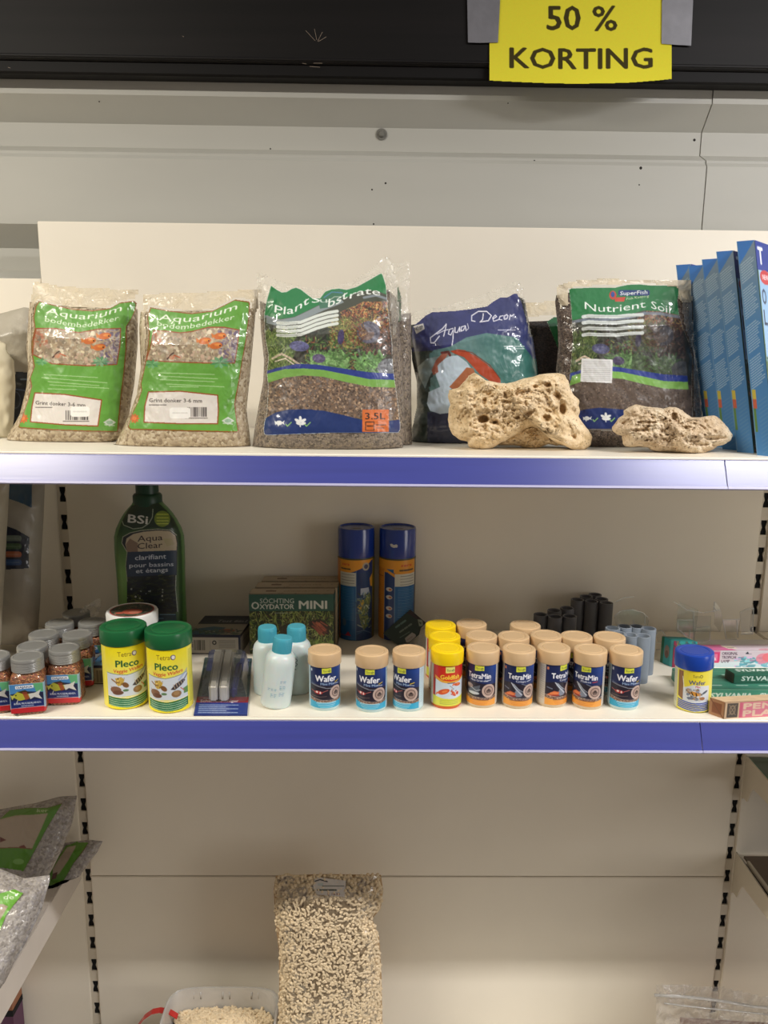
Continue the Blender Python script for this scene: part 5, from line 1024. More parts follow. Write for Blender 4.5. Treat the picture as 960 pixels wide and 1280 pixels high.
sheet('printed_text',ra,lambda X,Y:cyl_pos(.0219,.062,0)(X+7,Y),PR_CAN,m1,world=False)
x,y=topat(370.5,778,BH,.027); m2=mbottle(x,y,-.1,'milky white bottle with turquoise cap and dark hand written mark, right rear of the three')
ra=Ras(-8,0,8,34,2.,(222,232,228)); ra.rrect(-4,5,4,26,3,(176,196,200),.5); ra.line([(-1,9),(2,9),(3,12),(0,14),(3,17),(1,20),(-2,19)],.8,(60,80,90)); ra.line([(-4,21),(-2,25),(1,25)],.8,(60,80,90)); ra.line([(2,3),(3,7)],.7,(60,120,130)); ra.A=(np.abs(ra.I-np.array([222,232,228.])).sum(-1)>20)
sheet('hand_written_mark',ra,lambda X,Y:cyl_pos(.0219,.066,0)(X+2,Y),PR_CAN,m2,world=False)
# ------------------------------------------------------------------ green hang card
gc=empty('hang_card',(-.022,-.083,Z2),0,'dark green card with white price sticker tilted on its corner before the blue capped cans','card')
P0=np.array((-.02,-.088,Z2)); NN=(-.12,-.9,.42)
def slab(name,pts,mat,par,P0,NN,th=.001,lift=0.):
    N=np.array(NN,float); N/=np.linalg.norm(N); f=[onP(x,y,P0,N,lift) for x,y in pts]; n=len(f); V=f+[p-N*th for p in f]
    dv=np.cross(N,(0,0,1.)); dv/=np.linalg.norm(dv); up=np.cross(dv,N); tr=tessellate_polygon([[Vector((float(p@dv),float(p@up),0)) for p in f]])
    return MB().add(V,[tuple(t) for t in tr]+[tuple(n+i for i in t) for t in tr]+[(i,(i+1)%n,n+(i+1)%n,n+i) for i in range(n)]).build(name,mat,par,world=True)
gp=[(512.7,761.8),(532.5,778.4),(526,785),(524,793),(512,803.4),(497,806),(487,799),(479,791.5)]
slab('card_back',gp,PM('card_green_dark',(34,52,38),rough=.45),gc,P0,NN,.0012)
ra=Ras(477,760,535,808,2.2,(32,50,38)); ra.A=ra.pmask([(512.7,762.3),(531.8,778.4),(525.5,785),(523.5,793),(512,803),(497.3,805.4),(487,798.5),(479.8,791.5)])
ra.poly([(505,764),(512.5,761),(533,778),(530,780)],(48,30,34)); ra.small(495,507,784,2.4,(110,140,130),5,.8,-.7); ra.small(500,514,790,2.2,(130,140,126),6,.8,-.7); ra.small(500,512,797,1,(120,140,120),3,.8,-.6); ra.poly([(522,774),(528,775),(529,782),(524,783)],(140,150,130)); ra.poly([(523,777),(527,778),(526,781)],(60,80,60))
ra.poly([(506,798),(515,790.5),(519.5,793),(520,796.5),(512,803.5),(508,803)],(172,164,154)); ra.small(509,516,800,.8,(120,90,90),4,.8,-.7)
sheet('card_print',ra,lambda X,Y:onP(X,Y,P0,NN,.0003),PR_BOX,gc)
ra=Ras(520,764,562,812,.8); ra.A=ra.pmask([(533,777),(545,768),(556,768),(562,776),(562,812),(520,812),(522,796)]); sheet('clear_sleeve',ra,lambda X,Y:onP(X,Y,P0,NN,.002*(fbm(X/6,Y/6,3)-.5)-.003),M_FILMD,gc)
# ------------------------------------------------------------------ plastic tube bundles
M_T1=PM('tube_dark_grey',(98,98,102),rough=.55); M_T2=PM('tube_blue_grey',(132,142,154),rough=.5)
def bundle(label,tops,H,rt,mat,tilt=(0,0),group=None):
    cs=[]
    for px,py in tops: p=onZ(px,py,Z2+H); cs.append((float(p[0]),float(p[1])))
    cx=sum(c[0] for c in cs)/len(cs); cy=sum(c[1] for c in cs)/len(cs)
    r=empty('tube_bundle',(cx,cy,Z2),0,label,'tubes',group); n=20
    for (x,y) in cs:
        m=MB(); x-=cx; y-=cy; V=[];Fc=[]
        S=[(rt,0),(rt,H),(rt*.97,H+.0003),(rt*.80,H),(rt*.78,.002)]
        for a,z in S: V+=[(x+a*math.cos(2*math.pi*k/n)+tilt[0]*z,y+a*math.sin(2*math.pi*k/n)+tilt[1]*z,z) for k in range(n)]
        for i in range(len(S)-1):
            for k in range(n): Fc.append((i*n+k,i*n+(k+1)%n,(i+1)*n+(k+1)%n,(i+1)*n+k))
        Fc.append(tuple((len(S)-1)*n+k for k in range(n))); Fc.append(tuple(range(n))[::-1])
        m.add(V,Fc); m.build('tube',mat,r,smooth=True,auto=40)
    return r
GB='bundles of plastic tubes'
bundle('short dark grey bundle of open tubes, left of the tall dark bundle',[(676,768),(693,763),(709,760),(694,770.5),(712,770)],.0725,.0117,M_T1,group=GB)
bundle('tall looking dark grey bundle of open tubes behind the beige lids',[(722,749.5),(733,745.5),(744,743),(739.5,751.5),(752,748.5),(758,753.5)],.0725,.0115,M_T1,group=GB)
bundle('pale blue grey bundle of open tubes behind the right end light blue based can',[(766,785),(781,783),(796,783),(811,785.5),(774,792),(789,793.5),(804,794.5)],.0740,.0114,M_T2,group=GB)
# ------------------------------------------------------------------ clear acrylic feeders and suction parts
M_ACR=FILM('clear_acrylic',.04,(250,250,250),5,.2,.8); M_EDGE=FILM('acrylic_edge',.7,(250,250,250),20,.2,1.2)
def acryl(name,label,plates,edges,Y,cat='holder'):
    c=onY(plates[0][0][0],plates[0][0][1],Y); r=empty(name,(float(c[0]),Y,Z2),0,label,cat)
    for i,(pl,dy) in enumerate([(p,d) for p,d in zip(plates,[0,.012,.02,.005])]):
        slab('plate',pl,M_ACR,r,np.array((0,Y+dy,0.)),(0,-1,.08 if i%2 else -.04),.0015)
    for e in edges:
        m=MB(); m.tube([onY(x,y,Y-.001) for x,y in e],.0007,6); m.build('edge',M_EDGE,r,world=True)
    return r
acryl('clear_feeder','left clear acrylic feeder with slanted panels standing behind the pink lamp box',[[(848,752),(873,763),(868,800),(846,790),(846,775)],[(866,770),(889,770),(887,800),(868,806)],[(846,774),(866,774),(866,790),(848,790)]],
 [[(842,752),(858,762),(878,766)],[(847,775),(866,775)],[(847,776),(847,786),(860,797)],[(867,765),(867,800)],[(866,785),(888,783),(887,802)],[(892,758),(896,764)],[(862,787),(862,801)]],-.15)
acryl('clear_feeder','right clear acrylic feeder with rounded panel standing near the slotted post',[[(903,775),(925,775),(923,798),(907,799)],[(925,765),(935,760),(942,760),(942,792),(927,792)],[(894,752),(900,760),(904,775),(900,790),(893,780)]],
 [[(903,775),(925,774)],[(904,776),(908,799),(921,799)],[(921,775),(922,797)],[(926,766),(932,762),(942,760)],[(942,760),(941,792)],[(893,752),(892,765)],[(880,766),(900,762)],[(926,793),(942,792)]],-.12)
acryl('clear_dome','clear plastic dome and wire standing behind the pale blue grey tubes',[[(768,772),(775,764),(790,761),(805,766),(811,776),(808,790),(772,790)]],[[(768,770),(775,764),(790,762),(804,766),(810,772)],[(792,775),(792,792)],[(806,770),(806,780)],[(770,752),(780,747),(792,746)]],-.12,'dome')
acryl('suction_cup','small clear suction cups lying at the back of the shelf right of the pale tubes',[[(820,790),(826,787),(831,791),(836,803),(822,803)]],[[(820,793),(823,788),(828,789),(832,795)],[(820,803),(836,803)],[(820,812),(836,813)]],-.1,'cup')
# ------------------------------------------------------------------ teal box, lamp boxes
M_TEAL=PM('carton_teal',(40,140,140),rough=.45)
tb=onZ(832,834,Z2); t2=Ras(0,0,14,40,1.6,(48,160,162)); t2.rect(0,0,3,40,(30,110,80)); t2.ell(7,20,3,10,(150,130,120)); t2.ell(7,24,2,6,(120,90,80)); t2.rect(11,0,14,40,(90,196,200))
fr_=Ras(0,0,60,40,1.3,(60,160,160)); fr_.rect(0,0,8,40,(150,50,80)); fr_.leaves(80,[(60,120,120),(150,120,90),(40,90,110)],(5,12),(2,4),(8,0,60,40),3)
H_=float(onY(836,801,tb[1])[2]-Z2); carton('small_teal_box','small teal carton standing behind the blue lidded tin',(float(tb[0])+.010,float(tb[1]),Z2),(.036,-.004),(-.011,.022),H_,M_TEAL,front=fr_,left=t2)
ft=MB(); 
# pink lamp box
qa=onZ(872,834,Z2); qb_=onZ(956,834,Z2); zt=float(onY(872,813.2,qa[1])[2]); qt=onZ(872,800,zt); dd=float(qt[1]-qa[1]); dd=min(max(dd,.03),.075)
f=Ras(0,0,200,30,1.5,(206,196,206)); f.rect(0,0,34,30,(210,90,140)); f.rect(0,20,200,30,(206,222,228)); f.rect(5,4,33,22,(214,60,110)); f.rect(3,6,30,19,(226,120,160)); f.text('arcadia',-8,28,17,7.5,(240,230,236),.03); f.rect(0,25,200,30,(196,216,222))
for i,w in enumerate(('ORIGINAL','TROPICAL','LAMP')): f.text(w,37,(62,61,50)[i],7.5+i*7,5.2,(60,40,60),.015)
f.leaves(50,[(90,170,190),(120,190,200),(200,160,200)],(4,10),(2,4),(58,12,110,30),4,(-.5,.5)); f.ell(104,14,12,9,(220,130,150),.85); f.ell(112,12,10,8,(226,110,120),.8); f.poly([(74,6),(78,2),(80,6)],(30,40,60)); f.small(76,84,6,1,(40,50,70),3); f.line([(0,1),(200,1)],1,(230,226,232))
t=Ras(0,0,200,60,1.2,(222,206,220)); t.poly([(0,24),(40,24),(60,60),(0,60)],(214,110,160)); t.poly([(0,0),(200,0),(200,24),(0,30)],(224,220,220)); t.poly([(42,36),(58,34),(66,50),(50,52)],(236,224,206)); t.line([(50,46),(60,46)],2,(60,50,50)); t.shade(lambda X,Y:1+.06*(fbm(X/20,Y/12,2)-.5)); t.ell(110,58,14,8,(220,150,170),.7)
carton('lamp_box','long pink and white lamp box running out of the right picture edge',(float(qa[0]),float(qa[1]),Z2),(.205,.004),(.0,dd),zt-Z2,M_CARDW,front=f,top=t)
# green long boxes
M_SYL=PM('carton_green',(56,120,100),rough=.4,coat=.15)
qf=onZ(882,875.5,Z2); zt=float(onY(882,861,qf[1])[2]); yb1=float(onZ(882,848,zt)[1]); yb2=float(onZ(882,835.5,zt)[1]); hS=zt-Z2
def sylf(w,face):
    if face: f=Ras(0,0,w,20,1.5,(60,134,112)); f.text('SYLVANIA',-38,16,16,9.5,(196,216,206),.05,.15); f.text('SYLVANIA',22,76,16,9.5,(196,216,206),.05,.15); f.text('SYLVANIA',86,140,16,9.5,(196,216,206),.05,.15); f.line([(0,.8),(w,.8)],1.2,(110,160,140)); return f
    f=Ras(0,0,w,28,1.4,(60,128,106)); f.rect(0,22,w,28,(52,116,96)); f.line([(0,10),(w,10)],.8,(90,150,130)); [f.small(x,x+16,19,1.8,(190,210,200),x,.9) for x in (0,24,60,90)]; f.line([(0,1),(w,1)],1.2,(100,150,130)); return f
x0=float(qf[0])-.018
d1=yb1-float(qf[1]); d2=yb2-yb1
carton('tube_lamp_box','long green lamp box lying in front, just behind the pink and tan box',(x0,float(qf[1]),Z2),(.19,.0),(0,d1-.0008),hS,M_SYL,front=sylf(170,1),top=sylf(170,0),group='long green lamp boxes')
carton('tube_lamp_box','long green lamp box lying behind the front green one and before the pink box',(x0-.004,yb1+.0008,Z2),(.19,.0),(0,min(d2,float(qa[1])-yb1-.003)),hS,M_SYL,front=sylf(170,1),top=sylf(170,0),group='long green lamp boxes')
zb=zt+.0012; qs=onZ(917,854,zb); hq=float(onY(917,842.5,qs[1])[2])-zb; dq=.021
f=Ras(0,0,90,13,1.7,(30,92,72)); f.text('SYLVANIA',9,60,9.4,6.4,(206,222,214),.045,.12); f.rect(42,10,48,12.4,(150,190,170)); f.line([(0,.5),(90,.5)],.8,(60,130,110)); t=Ras(0,0,90,22,1.4,(34,100,80)); t.text('SYLVANIA',8,60,13,9,(216,228,220),.05,.12); t.rect(50,0,90,6,(150,190,180)); l=Ras(0,0,20,13,1.6,(96,84,74)); l.rect(3,2,17,11,(74,62,56))
carton('tube_lamp_box','short dark green lamp box lying on top of the long green boxes',(float(qs[0]),float(qs[1]),zb),(.11,.004),(-.004,dq),hq,M_SYL,front=f,top=t,left=l,group='long green lamp boxes')
# pink and tan box at the front right
qp=onZ(905,899,Z2); M_TAN=PM('carton_tan',(190,160,124),rough=.6)
hp=float(onY(905,878.5,qp[1])[2]-Z2)
f=Ras(0,0,110,23,1.7,(210,180,146)); f.rect(3,1.5,18,21.5,(84,76,68)); f.ell(10.5,11,4.4,7,(140,122,100)); f.ell(10.5,11,2.6,4.6,(84,76,68)); f.line([(6,4),(15,18)],1,(150,132,108)); f.line([(15,4),(6,18)],1,(150,132,108)); f.rect(20,.8,110,22.4,(206,100,124)); f.rect(24,1.6,110,21.6,(214,124,142))
f.text('PENN-',26,96,10.5,8.2,(226,196,170),.07); f.text('PLAX',26,84,20.6,8.4,(226,196,170),.07)
t=Ras(0,0,110,22,1.3,(204,176,142)); t.shade(lambda X,Y:1+.1*(fbm(X/9,Y/5,2)-.5)); l=Ras(0,0,22,23,1.5,(176,128,88)); l.rect(4,4,18,19,(140,84,50)); l.line([(0,0),(22,23)],1.2,(120,76,48))
carton('accessory_box','worn tan and pink box at the right front corner of the shelf',(float(qp[0]),max(float(qp[1]),-.366),Z2),(.118,.014),(-.014,.0165),hp,M_TAN,front=f,top=t,left=l)
# ================================================================== rocks
def rock(name,label,P,cen,Y,T,Tb,mat,seed,pits,nth=300,nr=96,extra=None):
    P=np.array(P,float); c=np.array(cen,float); th=np.arctan2(P[:,1]-c[1],P[:,0]-c[0])
    ths=np.linspace(-math.pi,math.pi,nth,endpoint=False); rad=np.zeros(nth)
    for i,t in enumerate(ths):
        d=np.array([math.cos(t),math.sin(t)]); best=0
        for a,b in zip(P,np.roll(P,-1,0)):
            M=np.array([[d[0],-(b-a)[0]],[d[1],-(b-a)[1]]]); 
            if abs(np.linalg.det(M))<1e-9: continue
            s_,u=np.linalg.solve(M,a-c)
            if s_>0 and -1e-6<=u<=1+1e-6: best=max(best,s_)
        rad[i]=best
    rad*=1+.035*(fbm(ths*12+50,ths*0+seed,seed,3)-.5)
    rr=np.linspace(0,1,nr)**.85; Rr,Tt=np.meshgrid(rr,ths,indexing='ij'); X=c[0]+Rr*rad[None,:]*np.cos(Tt); Yp=c[1]+Rr*rad[None,:]*np.sin(Tt)
    prof=np.clip(1-Rr**3.2,0,1)**.55
    def disp(X,Yp,s):
        n=.7*(fbm(X/26,Yp/22,s,3)-.5)+.5*(fbm(X/9,Yp/8,s+3,3)-.5)+.22*(fbm(X/2.6,Yp/2.6,s+5,2)-.5)
        rid=-np.abs(fbm(X/14,Yp/12,s+9,2)-.5)*.35; return n+rid
    D=prof*T*(1+.9*disp(X,Yp,seed))*np.clip(.72+.5*vnoise(X/40,Yp/30,seed+2),0,1.3)
    hole=np.zeros_like(D); r=random.Random(seed)
    for (x,y,a,b,dep) in pits:
        q=((X-x)/a)**2+((Yp-y)/b)**2+.5*(fbm(X/3,Yp/3,7,2)-.5); hole=np.maximum(hole,dep*np.clip(1.15-q,0,1)**.6)
    for k in range(230):
        t=r.uniform(-3.14,3.14); q=r.random()**.5*.93; rd=np.interp(t,ths,rad); x=c[0]+q*rd*math.cos(t); y=c[1]+q*rd*math.sin(t); a=r.choice((.6,.7,.9,.9,1.2,1.6))*r.uniform(.8,1.2); dq=((X-x)/a)**2+((Yp-y)/(a*r.uniform(.6,1)))**2
        hole=np.maximum(hole,np.minimum(.0045,a*.0019)*np.clip(1.2-dq,0,1)**.7)
    D=D-hole*np.clip(prof*1.5,0,1)
    N=np.array([0,-1.,0]); P0=np.array([0,Y,0.]); A=onP(X,Yp,P0,N,D).reshape(-1,3); B=onP(X,Yp,P0,N,-prof*Tb*(1+.6*disp(X+90,Yp,seed+1))-.0005).reshape(-1,3)
    A[:,2]=np.maximum(A[:,2],Z1+.0004); B[:,2]=np.maximum(B[:,2],Z1+.0004)
    idx=np.arange(nth*nr).reshape(nr,nth); nx=np.roll(idx,-1,1); f=np.stack([idx[:-1],nx[:-1],nx[1:],idx[1:]],-1).reshape(-1,4); n0=nth*nr
    rim=idx[-1]; rn=nx[-1]; F2=np.stack([rim,rn,rn+n0,rim+n0],1)
    o=mk(name,np.vstack([A,B]),np.vstack([f,f[:,::-1]+n0,F2]),mat,None,True)
    cc=A.mean(0); cc[2]=Z1
    for v in o.data.vertices: v.co-=Vector(cc)
    o.location=[float(a) for a in cc]; return tag(o,label,'rock')
def ROCKM(name,pal,warm):
    m=GRAVEL(name,pal,35,coat=0,bd=.0,rough=.9,wr=50); nt=m.node_tree; b=nt.nodes['Principled BSDF']
    for l in list(nt.links):
        if l.to_socket.name in('Base Color','Normal') and l.to_node==b: nt.links.remove(l)
    v=tc(nt); n=nt.nodes.new('ShaderNodeTexNoise'); n.inputs['Scale'].default_value=38; n.inputs['Detail'].default_value=8; n.inputs['Roughness'].default_value=.7; nt.links.new(v,n.inputs['Vector'])
    r=[x for x in nt.nodes if x.type=='VALTORGB'][0]; 
    for l in list(nt.links):
        if l.to_node==r: nt.links.remove(l)
    nt.links.new(n.outputs['Fac'],r.inputs[0])
    for i,e in enumerate(r.color_ramp.elements): e.position=.3+.4*i/(len(pal)-1)
    vo=nt.nodes.new('ShaderNodeTexVoronoi'); vo.inputs['Scale'].default_value=230; vo.inputs['Randomness'].default_value=1; nt.links.new(v,vo.inputs['Vector'])
    rr=nt.nodes.new('ShaderNodeValToRGB'); rr.color_ramp.elements[0].position=.12; rr.color_ramp.elements[0].color=L4((88,60,36)); rr.color_ramp.elements[1].position=.3; rr.color_ramp.elements[1].color=(1,1,1,1); nt.links.new(vo.outputs['Distance'],rr.inputs[0])
    mx=nt.nodes.new('ShaderNodeMix'); mx.data_type='RGBA'; mx.blend_type='MULTIPLY'; mx.inputs[0].default_value=.5; nt.links.new(r.outputs[0],mx.inputs[6]); nt.links.new(rr.outputs[0],mx.inputs[7]); nt.links.new(mx.outputs[2],b.inputs['Base Color'])
    n3=nt.nodes.new('ShaderNodeTexNoise'); n3.inputs['Scale'].default_value=220; n3.inputs['Detail'].default_value=6; nt.links.new(v,n3.inputs['Vector'])
    ad=nt.nodes.new('ShaderNodeMath'); ad.operation='ADD'; nt.links.new(n3.outputs['Fac'],ad.inputs[0]); mn=nt.nodes.new('ShaderNodeMath'); mn.operation='MINIMUM'; mn.inputs[1].default_value=.35; nt.links.new(vo.outputs['Distance'],mn.inputs[0]); nt.links.new(mn.outputs[0],ad.inputs[1])
    bp=nt.nodes.new('ShaderNodeBump'); bp.inputs['Strength'].default_value=.8; bp.inputs['Distance'].default_value=.0022; nt.links.new(ad.outputs[0],bp.inputs['Height']); nt.links.new(bp.outputs[0],b.inputs['Normal']); return m
MR1=ROCKM('tufa_tan',[(190,160,118),(216,190,148),(232,208,170),(240,222,190)],1); MR2=ROCKM('tufa_grey_tan',[(160,136,104),(196,172,140),(218,198,168),(228,214,188)],0)
k1=lambda *L:[(550+x/4.8,450+y/4.8) for x,y in L]; 
pr1=k1((55,180),(110,165),(150,125),(175,95),(205,75),(235,90),(255,120),(300,125),(350,138),(400,140),(450,130),(500,110),(560,100),(600,85),(650,80),(710,78),(745,90),(770,120),(780,165),(800,205),(830,235),(838,290),(830,335),(860,380),(890,420),(912,460),(905,510),(870,545),(830,552),(790,540),(770,520),(715,508),(680,490),(640,455),(600,415),(555,400),(510,412),(460,448),(400,482),(350,508),(310,530),(270,545),(215,540),(170,515),(165,490),(120,480),(75,450),(52,400),(50,330),(60,270),(50,220))
pits1=[(550+x/4.8,450+y/4.8,a/4.8,b/4.8,d) for x,y,a,b,d in ((258,355,34,24,.022),(475,200,34,22,.010),(695,218,26,30,.014),(735,295,22,34,.02),(640,350,30,22,.018),(150,478,26,18,.014),(335,165,18,14,.008),(265,250,16,18,.008),(530,475,34,20,.014),(620,465,30,14,.010),(740,130,20,14,.008),(570,160,20,12,.007),(800,455,18,14,.007),(395,250,20,12,.006),(460,345,22,12,.007),(800,300,14,18,.008),(330,375,14,10,.005),(645,150,22,16,.009))]
rk=rock('big_porous_rock','large pale tan porous rock with deep holes standing before the dark blue bag',pr1,(636,500),-.292,.042,.020,MR1,4,pits1)
pr1b=k1((420,380),(700,380),(760,440),(760,500),(700,515),(650,505),(610,520),(575,538),(540,544),(510,535),(480,518),(440,512),(350,512),(370,440))
rb_=rock('rear_lobe','x',pr1b,(665,545),-.278,.016,.010,MR1,9,[]); del rb_['label']; del rb_['category']; rb_.location=rb_.location-rk.location; rb_.parent=rk
k2=lambda *L:[(755+x/5.647,490+y/5.647) for x,y in L]
pr2=k2((52,250),(80,215),(110,180),(135,160),(140,130),(180,105),(225,85),(270,95),(310,105),(370,108),(420,118),(460,105),(510,108),(555,130),(590,160),(620,178),(680,180),(740,168),(780,165),(810,185),(850,220),(880,255),(908,305),(895,340),(860,365),(800,385),(750,415),(700,440),(640,446),(570,442),(510,435),(450,425),(390,428),(340,415),(310,395),(250,385),(190,392),(150,385),(130,365),(128,310),(90,300),(60,280))
pits2=[(755+x/5.647,490+y/5.647,a/5.647,b/5.647,d) for x,y,a,b,d in ((495,175,26,30,.014),(300,215,70,12,.008),(250,270,60,14,.007),(140,225,16,14,.006),(790,325,90,16,.009),(690,370,50,12,.008),(300,335,16,12,.005),(590,250,26,14,.006),(420,330,20,8,.005))]
rock('flat_layered_rock','flat layered grey tan rock lying before the green topped soil bag',pr2,(838,532),-.316,.034,.010,MR2,11,pits2)
# ================================================================== blue boxes at the right end of the top shelf
M_BLU=PM('carton_blue_grey',(64,116,164),rough=.35,coat=.25)
def spine_art(i):
    ra=Ras(0,0,30,270,1.35,(60,104,136)); ra.shade(lambda X,Y:np.array([130,152,170.])*np.clip(1-Y[...,None]/110,0,1)+np.array([66,128,182.])*np.clip(Y[...,None]/110,0,1))
    ra.poly([(0,0),(30,0),(0,30)],(40,124,210)); r=random.Random(i)
    for a,b in ((30,54),(62,100),(108,140),(150,186)):
        y=a
        while y<b: ra.small(3,r.uniform(20,27),y,1.1,(190,210,220),int(y),.8,-.55); y+=3.2
    for y in range(196,262,5): ra.line([(11,y+6),(26,y-2)],1,(110,150,180),.5)
    ra.rect(2,186,8,198,(200,180,60)); ra.rect(2,198,8,210,(196,90,60)); ra.rect(2,210,6,240,(90,130,60)); ra.line([(.6,0),(.6,270)],.8,(130,160,180)); return ra
def fnt_art():
    ra=Ras(0,0,120,270,1.0,(150,190,226)); ra.rect(0,0,120,36,(38,62,150)); ra.text('T',8,28,28,22,(236,240,248),.04); ra.ell(30,44,22,9,(196,50,60)); ra.text('NEW',18,42,47,7,(240,230,236),.03)
    ra.text('O',10,26,78,20,(28,50,90),.03); ra.text('L',10,22,104,20,(28,50,90),.03); ra.poly([(0,150),(120,150),(120,270),(0,270)],(40,70,70)); ra.leaves(260,[(60,110,60),(90,140,70),(180,90,60),(40,60,60)],(6,16),(2,4),(0,150,120,270),4); ra.rect(0,36,4,270,(60,96,60)); return ra
SD=np.array([-.74,.67]); SD/=np.linalg.norm(SD); FD=np.array([SD[1],-SD[0]])  # spine direction (to the back left) and face direction (to the right, away)
FD=np.array([.67,.74]); FD/=np.linalg.norm(FD)
ART=spine_art(1); FA=fnt_art(); Pn=onZ(968,574,Z1)[:2]; proto=None
tops=[(943,300),(913,313),(892,323),(875,331),(857,330)]
bots=[(972,574),(941,564),(921,555),(903,548),(886,541)]
for i in range(5):
    p=onZ(*bots[i],Z1); 
    if i==0: p=np.array([.4475,-.3585,Z1])
    else: p=np.array([.4475,-.3585,Z1])+np.array([*(SD*(.0262*i+(.006 if i else 0))+FD*.02*i),0])
    lean=np.array([-.038,.035,0])
    # top height from the photograph
    q=p+lean; t_=onY(tops[i][0],tops[i][1],float(q[1])); Hh=float(t_[2]-Z1); Hh=min(max(Hh,.24),.30)
    Hv=(float(t_[0]-p[0]) if i==0 else lean[0],lean[1],Hh)
    w=.022
    O=p+np.array([*(SD*w),0])
    nm=['nearest the right picture edge, its printed front showing','second from the right, its dark front strip showing','third from the right in the leaning row','fourth from the right in the leaning row','rearmost of the leaning row, at its left end']
    o=carton('lighting_box','tall blue box, '+nm[i],O,(-SD[0]*w,-SD[1]*w),(FD[0]*.12,FD[1]*.12),Hv,M_BLU,front=ART,side=FA,group='tall blue boxes on the upper shelf',bev=.0008)
# ================================================================== pale bags at the left edge
M_WOOL=PM('pale_bag_plastic',(176,168,150),rough=.45,coat=.35,cr=.2,var=(6,.08),bump=(22,.6,.01))
M_WOOLG=PM('grey_bag_plastic',(150,144,132),rough=.5,coat=.3,cr=.2,var=(6,.08),bump=(16,.5,.01))
def wbag(label,L,Rr,top,bot,Y,zb,T,mat,art=None,seed=1,tilt=4):
    b=Bag(L,Rr,top,bot,Y,zb,tilt,T,.02,wr=.004,seed=seed,vtop=.2); xm=np.mean([p[0] for p in Rr])-30; c=onY(xm,bot[0][1],Y)
    r=empty('filter_wool_bag',(float(c[0]),Y,zb),0,label,'bag'); b.body('bag_body',mat,r,40,50)
    if art: sheet('printed_label',art,lambda X,Y_:b.pos(X,Y_,.0008),PR_FILM,r)
    return r
ra=Ras(4,600,44,716,1.3,(150,144,132)); 
ra.A=ra.pmask([(11,596),(41,596),(40,635.5),(28,630),(11,624)])|ra.pmask([(8,657),(20,661),(37,671),(36.5,711),(6.5,712.5)])
ra.poly([(11,596),(42,596),(41,636),(11,625)],(34,70,98)); ra.poly([(5,655),(38,670),(38,714),(5,714)],(20,28,46))
for y,c in ((673,(96,108,98)),(683,(60,84,58)),(693,(150,84,54)),(703,(36,66,110))): ra.rrect(3,y-3.6,27,y+3.6,3,c); ra.small(8,24,y,1,(150,150,140),int(y),.5)
wbag('tall pale grey bag with dark blue labels left of the left post behind the jars',[(-60,600),(-60,812)],[(56,596),(54,650),(51,700),(50,750),(46,806)],[(-60,598),(56,598)],[(-60,806),(46,806)],-.12,Z2,.04,M_WOOLG,ra,3)
wbag('cream bag edge at the left picture border in front of the tall pale grey bag',[(-70,600),(-70,818)],[(12,596),(9,650),(6,700),(3,760),(0,815)],[(-70,598),(12,598)],[(-70,812),(0,812)],-.21,Z2,.03,M_WOOL,None,5)
ra=Ras(14,462,42,536,1.3,(22,34,56)); ra.A=ra.pmask([(19,464),(40,465),(40,535),(16,535),(17,500)]); ra.rect(14,462,42,484,(24,34,44)); ra.line([(17,486),(30,488),(42,492)],1.6,(70,90,120)); ra.ell(19,500,7,11,(70,84,110),.8,0,.85); ra.line([(26,474),(34,474)],2,(110,130,150))
M_HAZE=FILM('hazy_wool_film',.8,(206,200,184),30,.15,.6)
wbag('clear topped pale bag with dark blue label behind the leftmost green gravel bag',[(-60,385),(-60,545)],[(40,388),(44,420),(44,470),(42,545)],[(-60,384),(0,392),(30,384),(44,386)],[(-60,546),(42,547)],-.145,Z1,.03,M_WOOL,ra,7)
wbag('cream padded bag at the left picture border beside the leftmost green gravel bag',[(-60,425),(-60,552)],[(8,430),(17,436),(19,470),(17,520),(14,551)],[(-60,420),(-10,422),(12,432),(20,440)],[(-60,553),(14,552)],-.205,Z1,.02,PM('cream_bag_plastic',(206,196,168),rough=.5,var=(6,.05),bump=(18,.4,.006)),None,8)
# ================================================================== sagging gravel bags on the lower left tray
G_PALE=GRAVEL('gravel_pale_grey',[(136,130,124),(160,154,148),(176,170,164),(150,145,144)],260)
def gp_art(P,green,lines,txt=None):
    P=np.array(P,float); ra=Ras(P[:,0].min(),P[:,1].min(),P[:,0].max(),P[:,1].max(),1.4,(86,140,40)); ra.A=ra.pmask(P)
    for g,c in green: ra.poly(g,c)
    return ra
def lbag(label,L,Rr,top,bot,P0,tilt,T,seed,art):
    b=Bag(L,Rr,top,bot,P0[0],P0[1],tilt,T,.012,wr=.004,seed=seed,vtop=.15); c=onP((L[-1][0]+Rr[-1][0])/2,bot[0][1],b.P0,b.N)
    r=empty('gravel_bag',(float(c[0]),float(c[1]),-.697),0,label,'bag','gravel bags on the lower left tray'); b.body('gravel_body',G_PALE,r,44,50)
    if art is not None: sheet('printed_label',art,lambda X,Y:b.pos(X,Y,.0008),PR_FILM,r)
    return r
GD=(84,140,44); PE=(176,160,140)
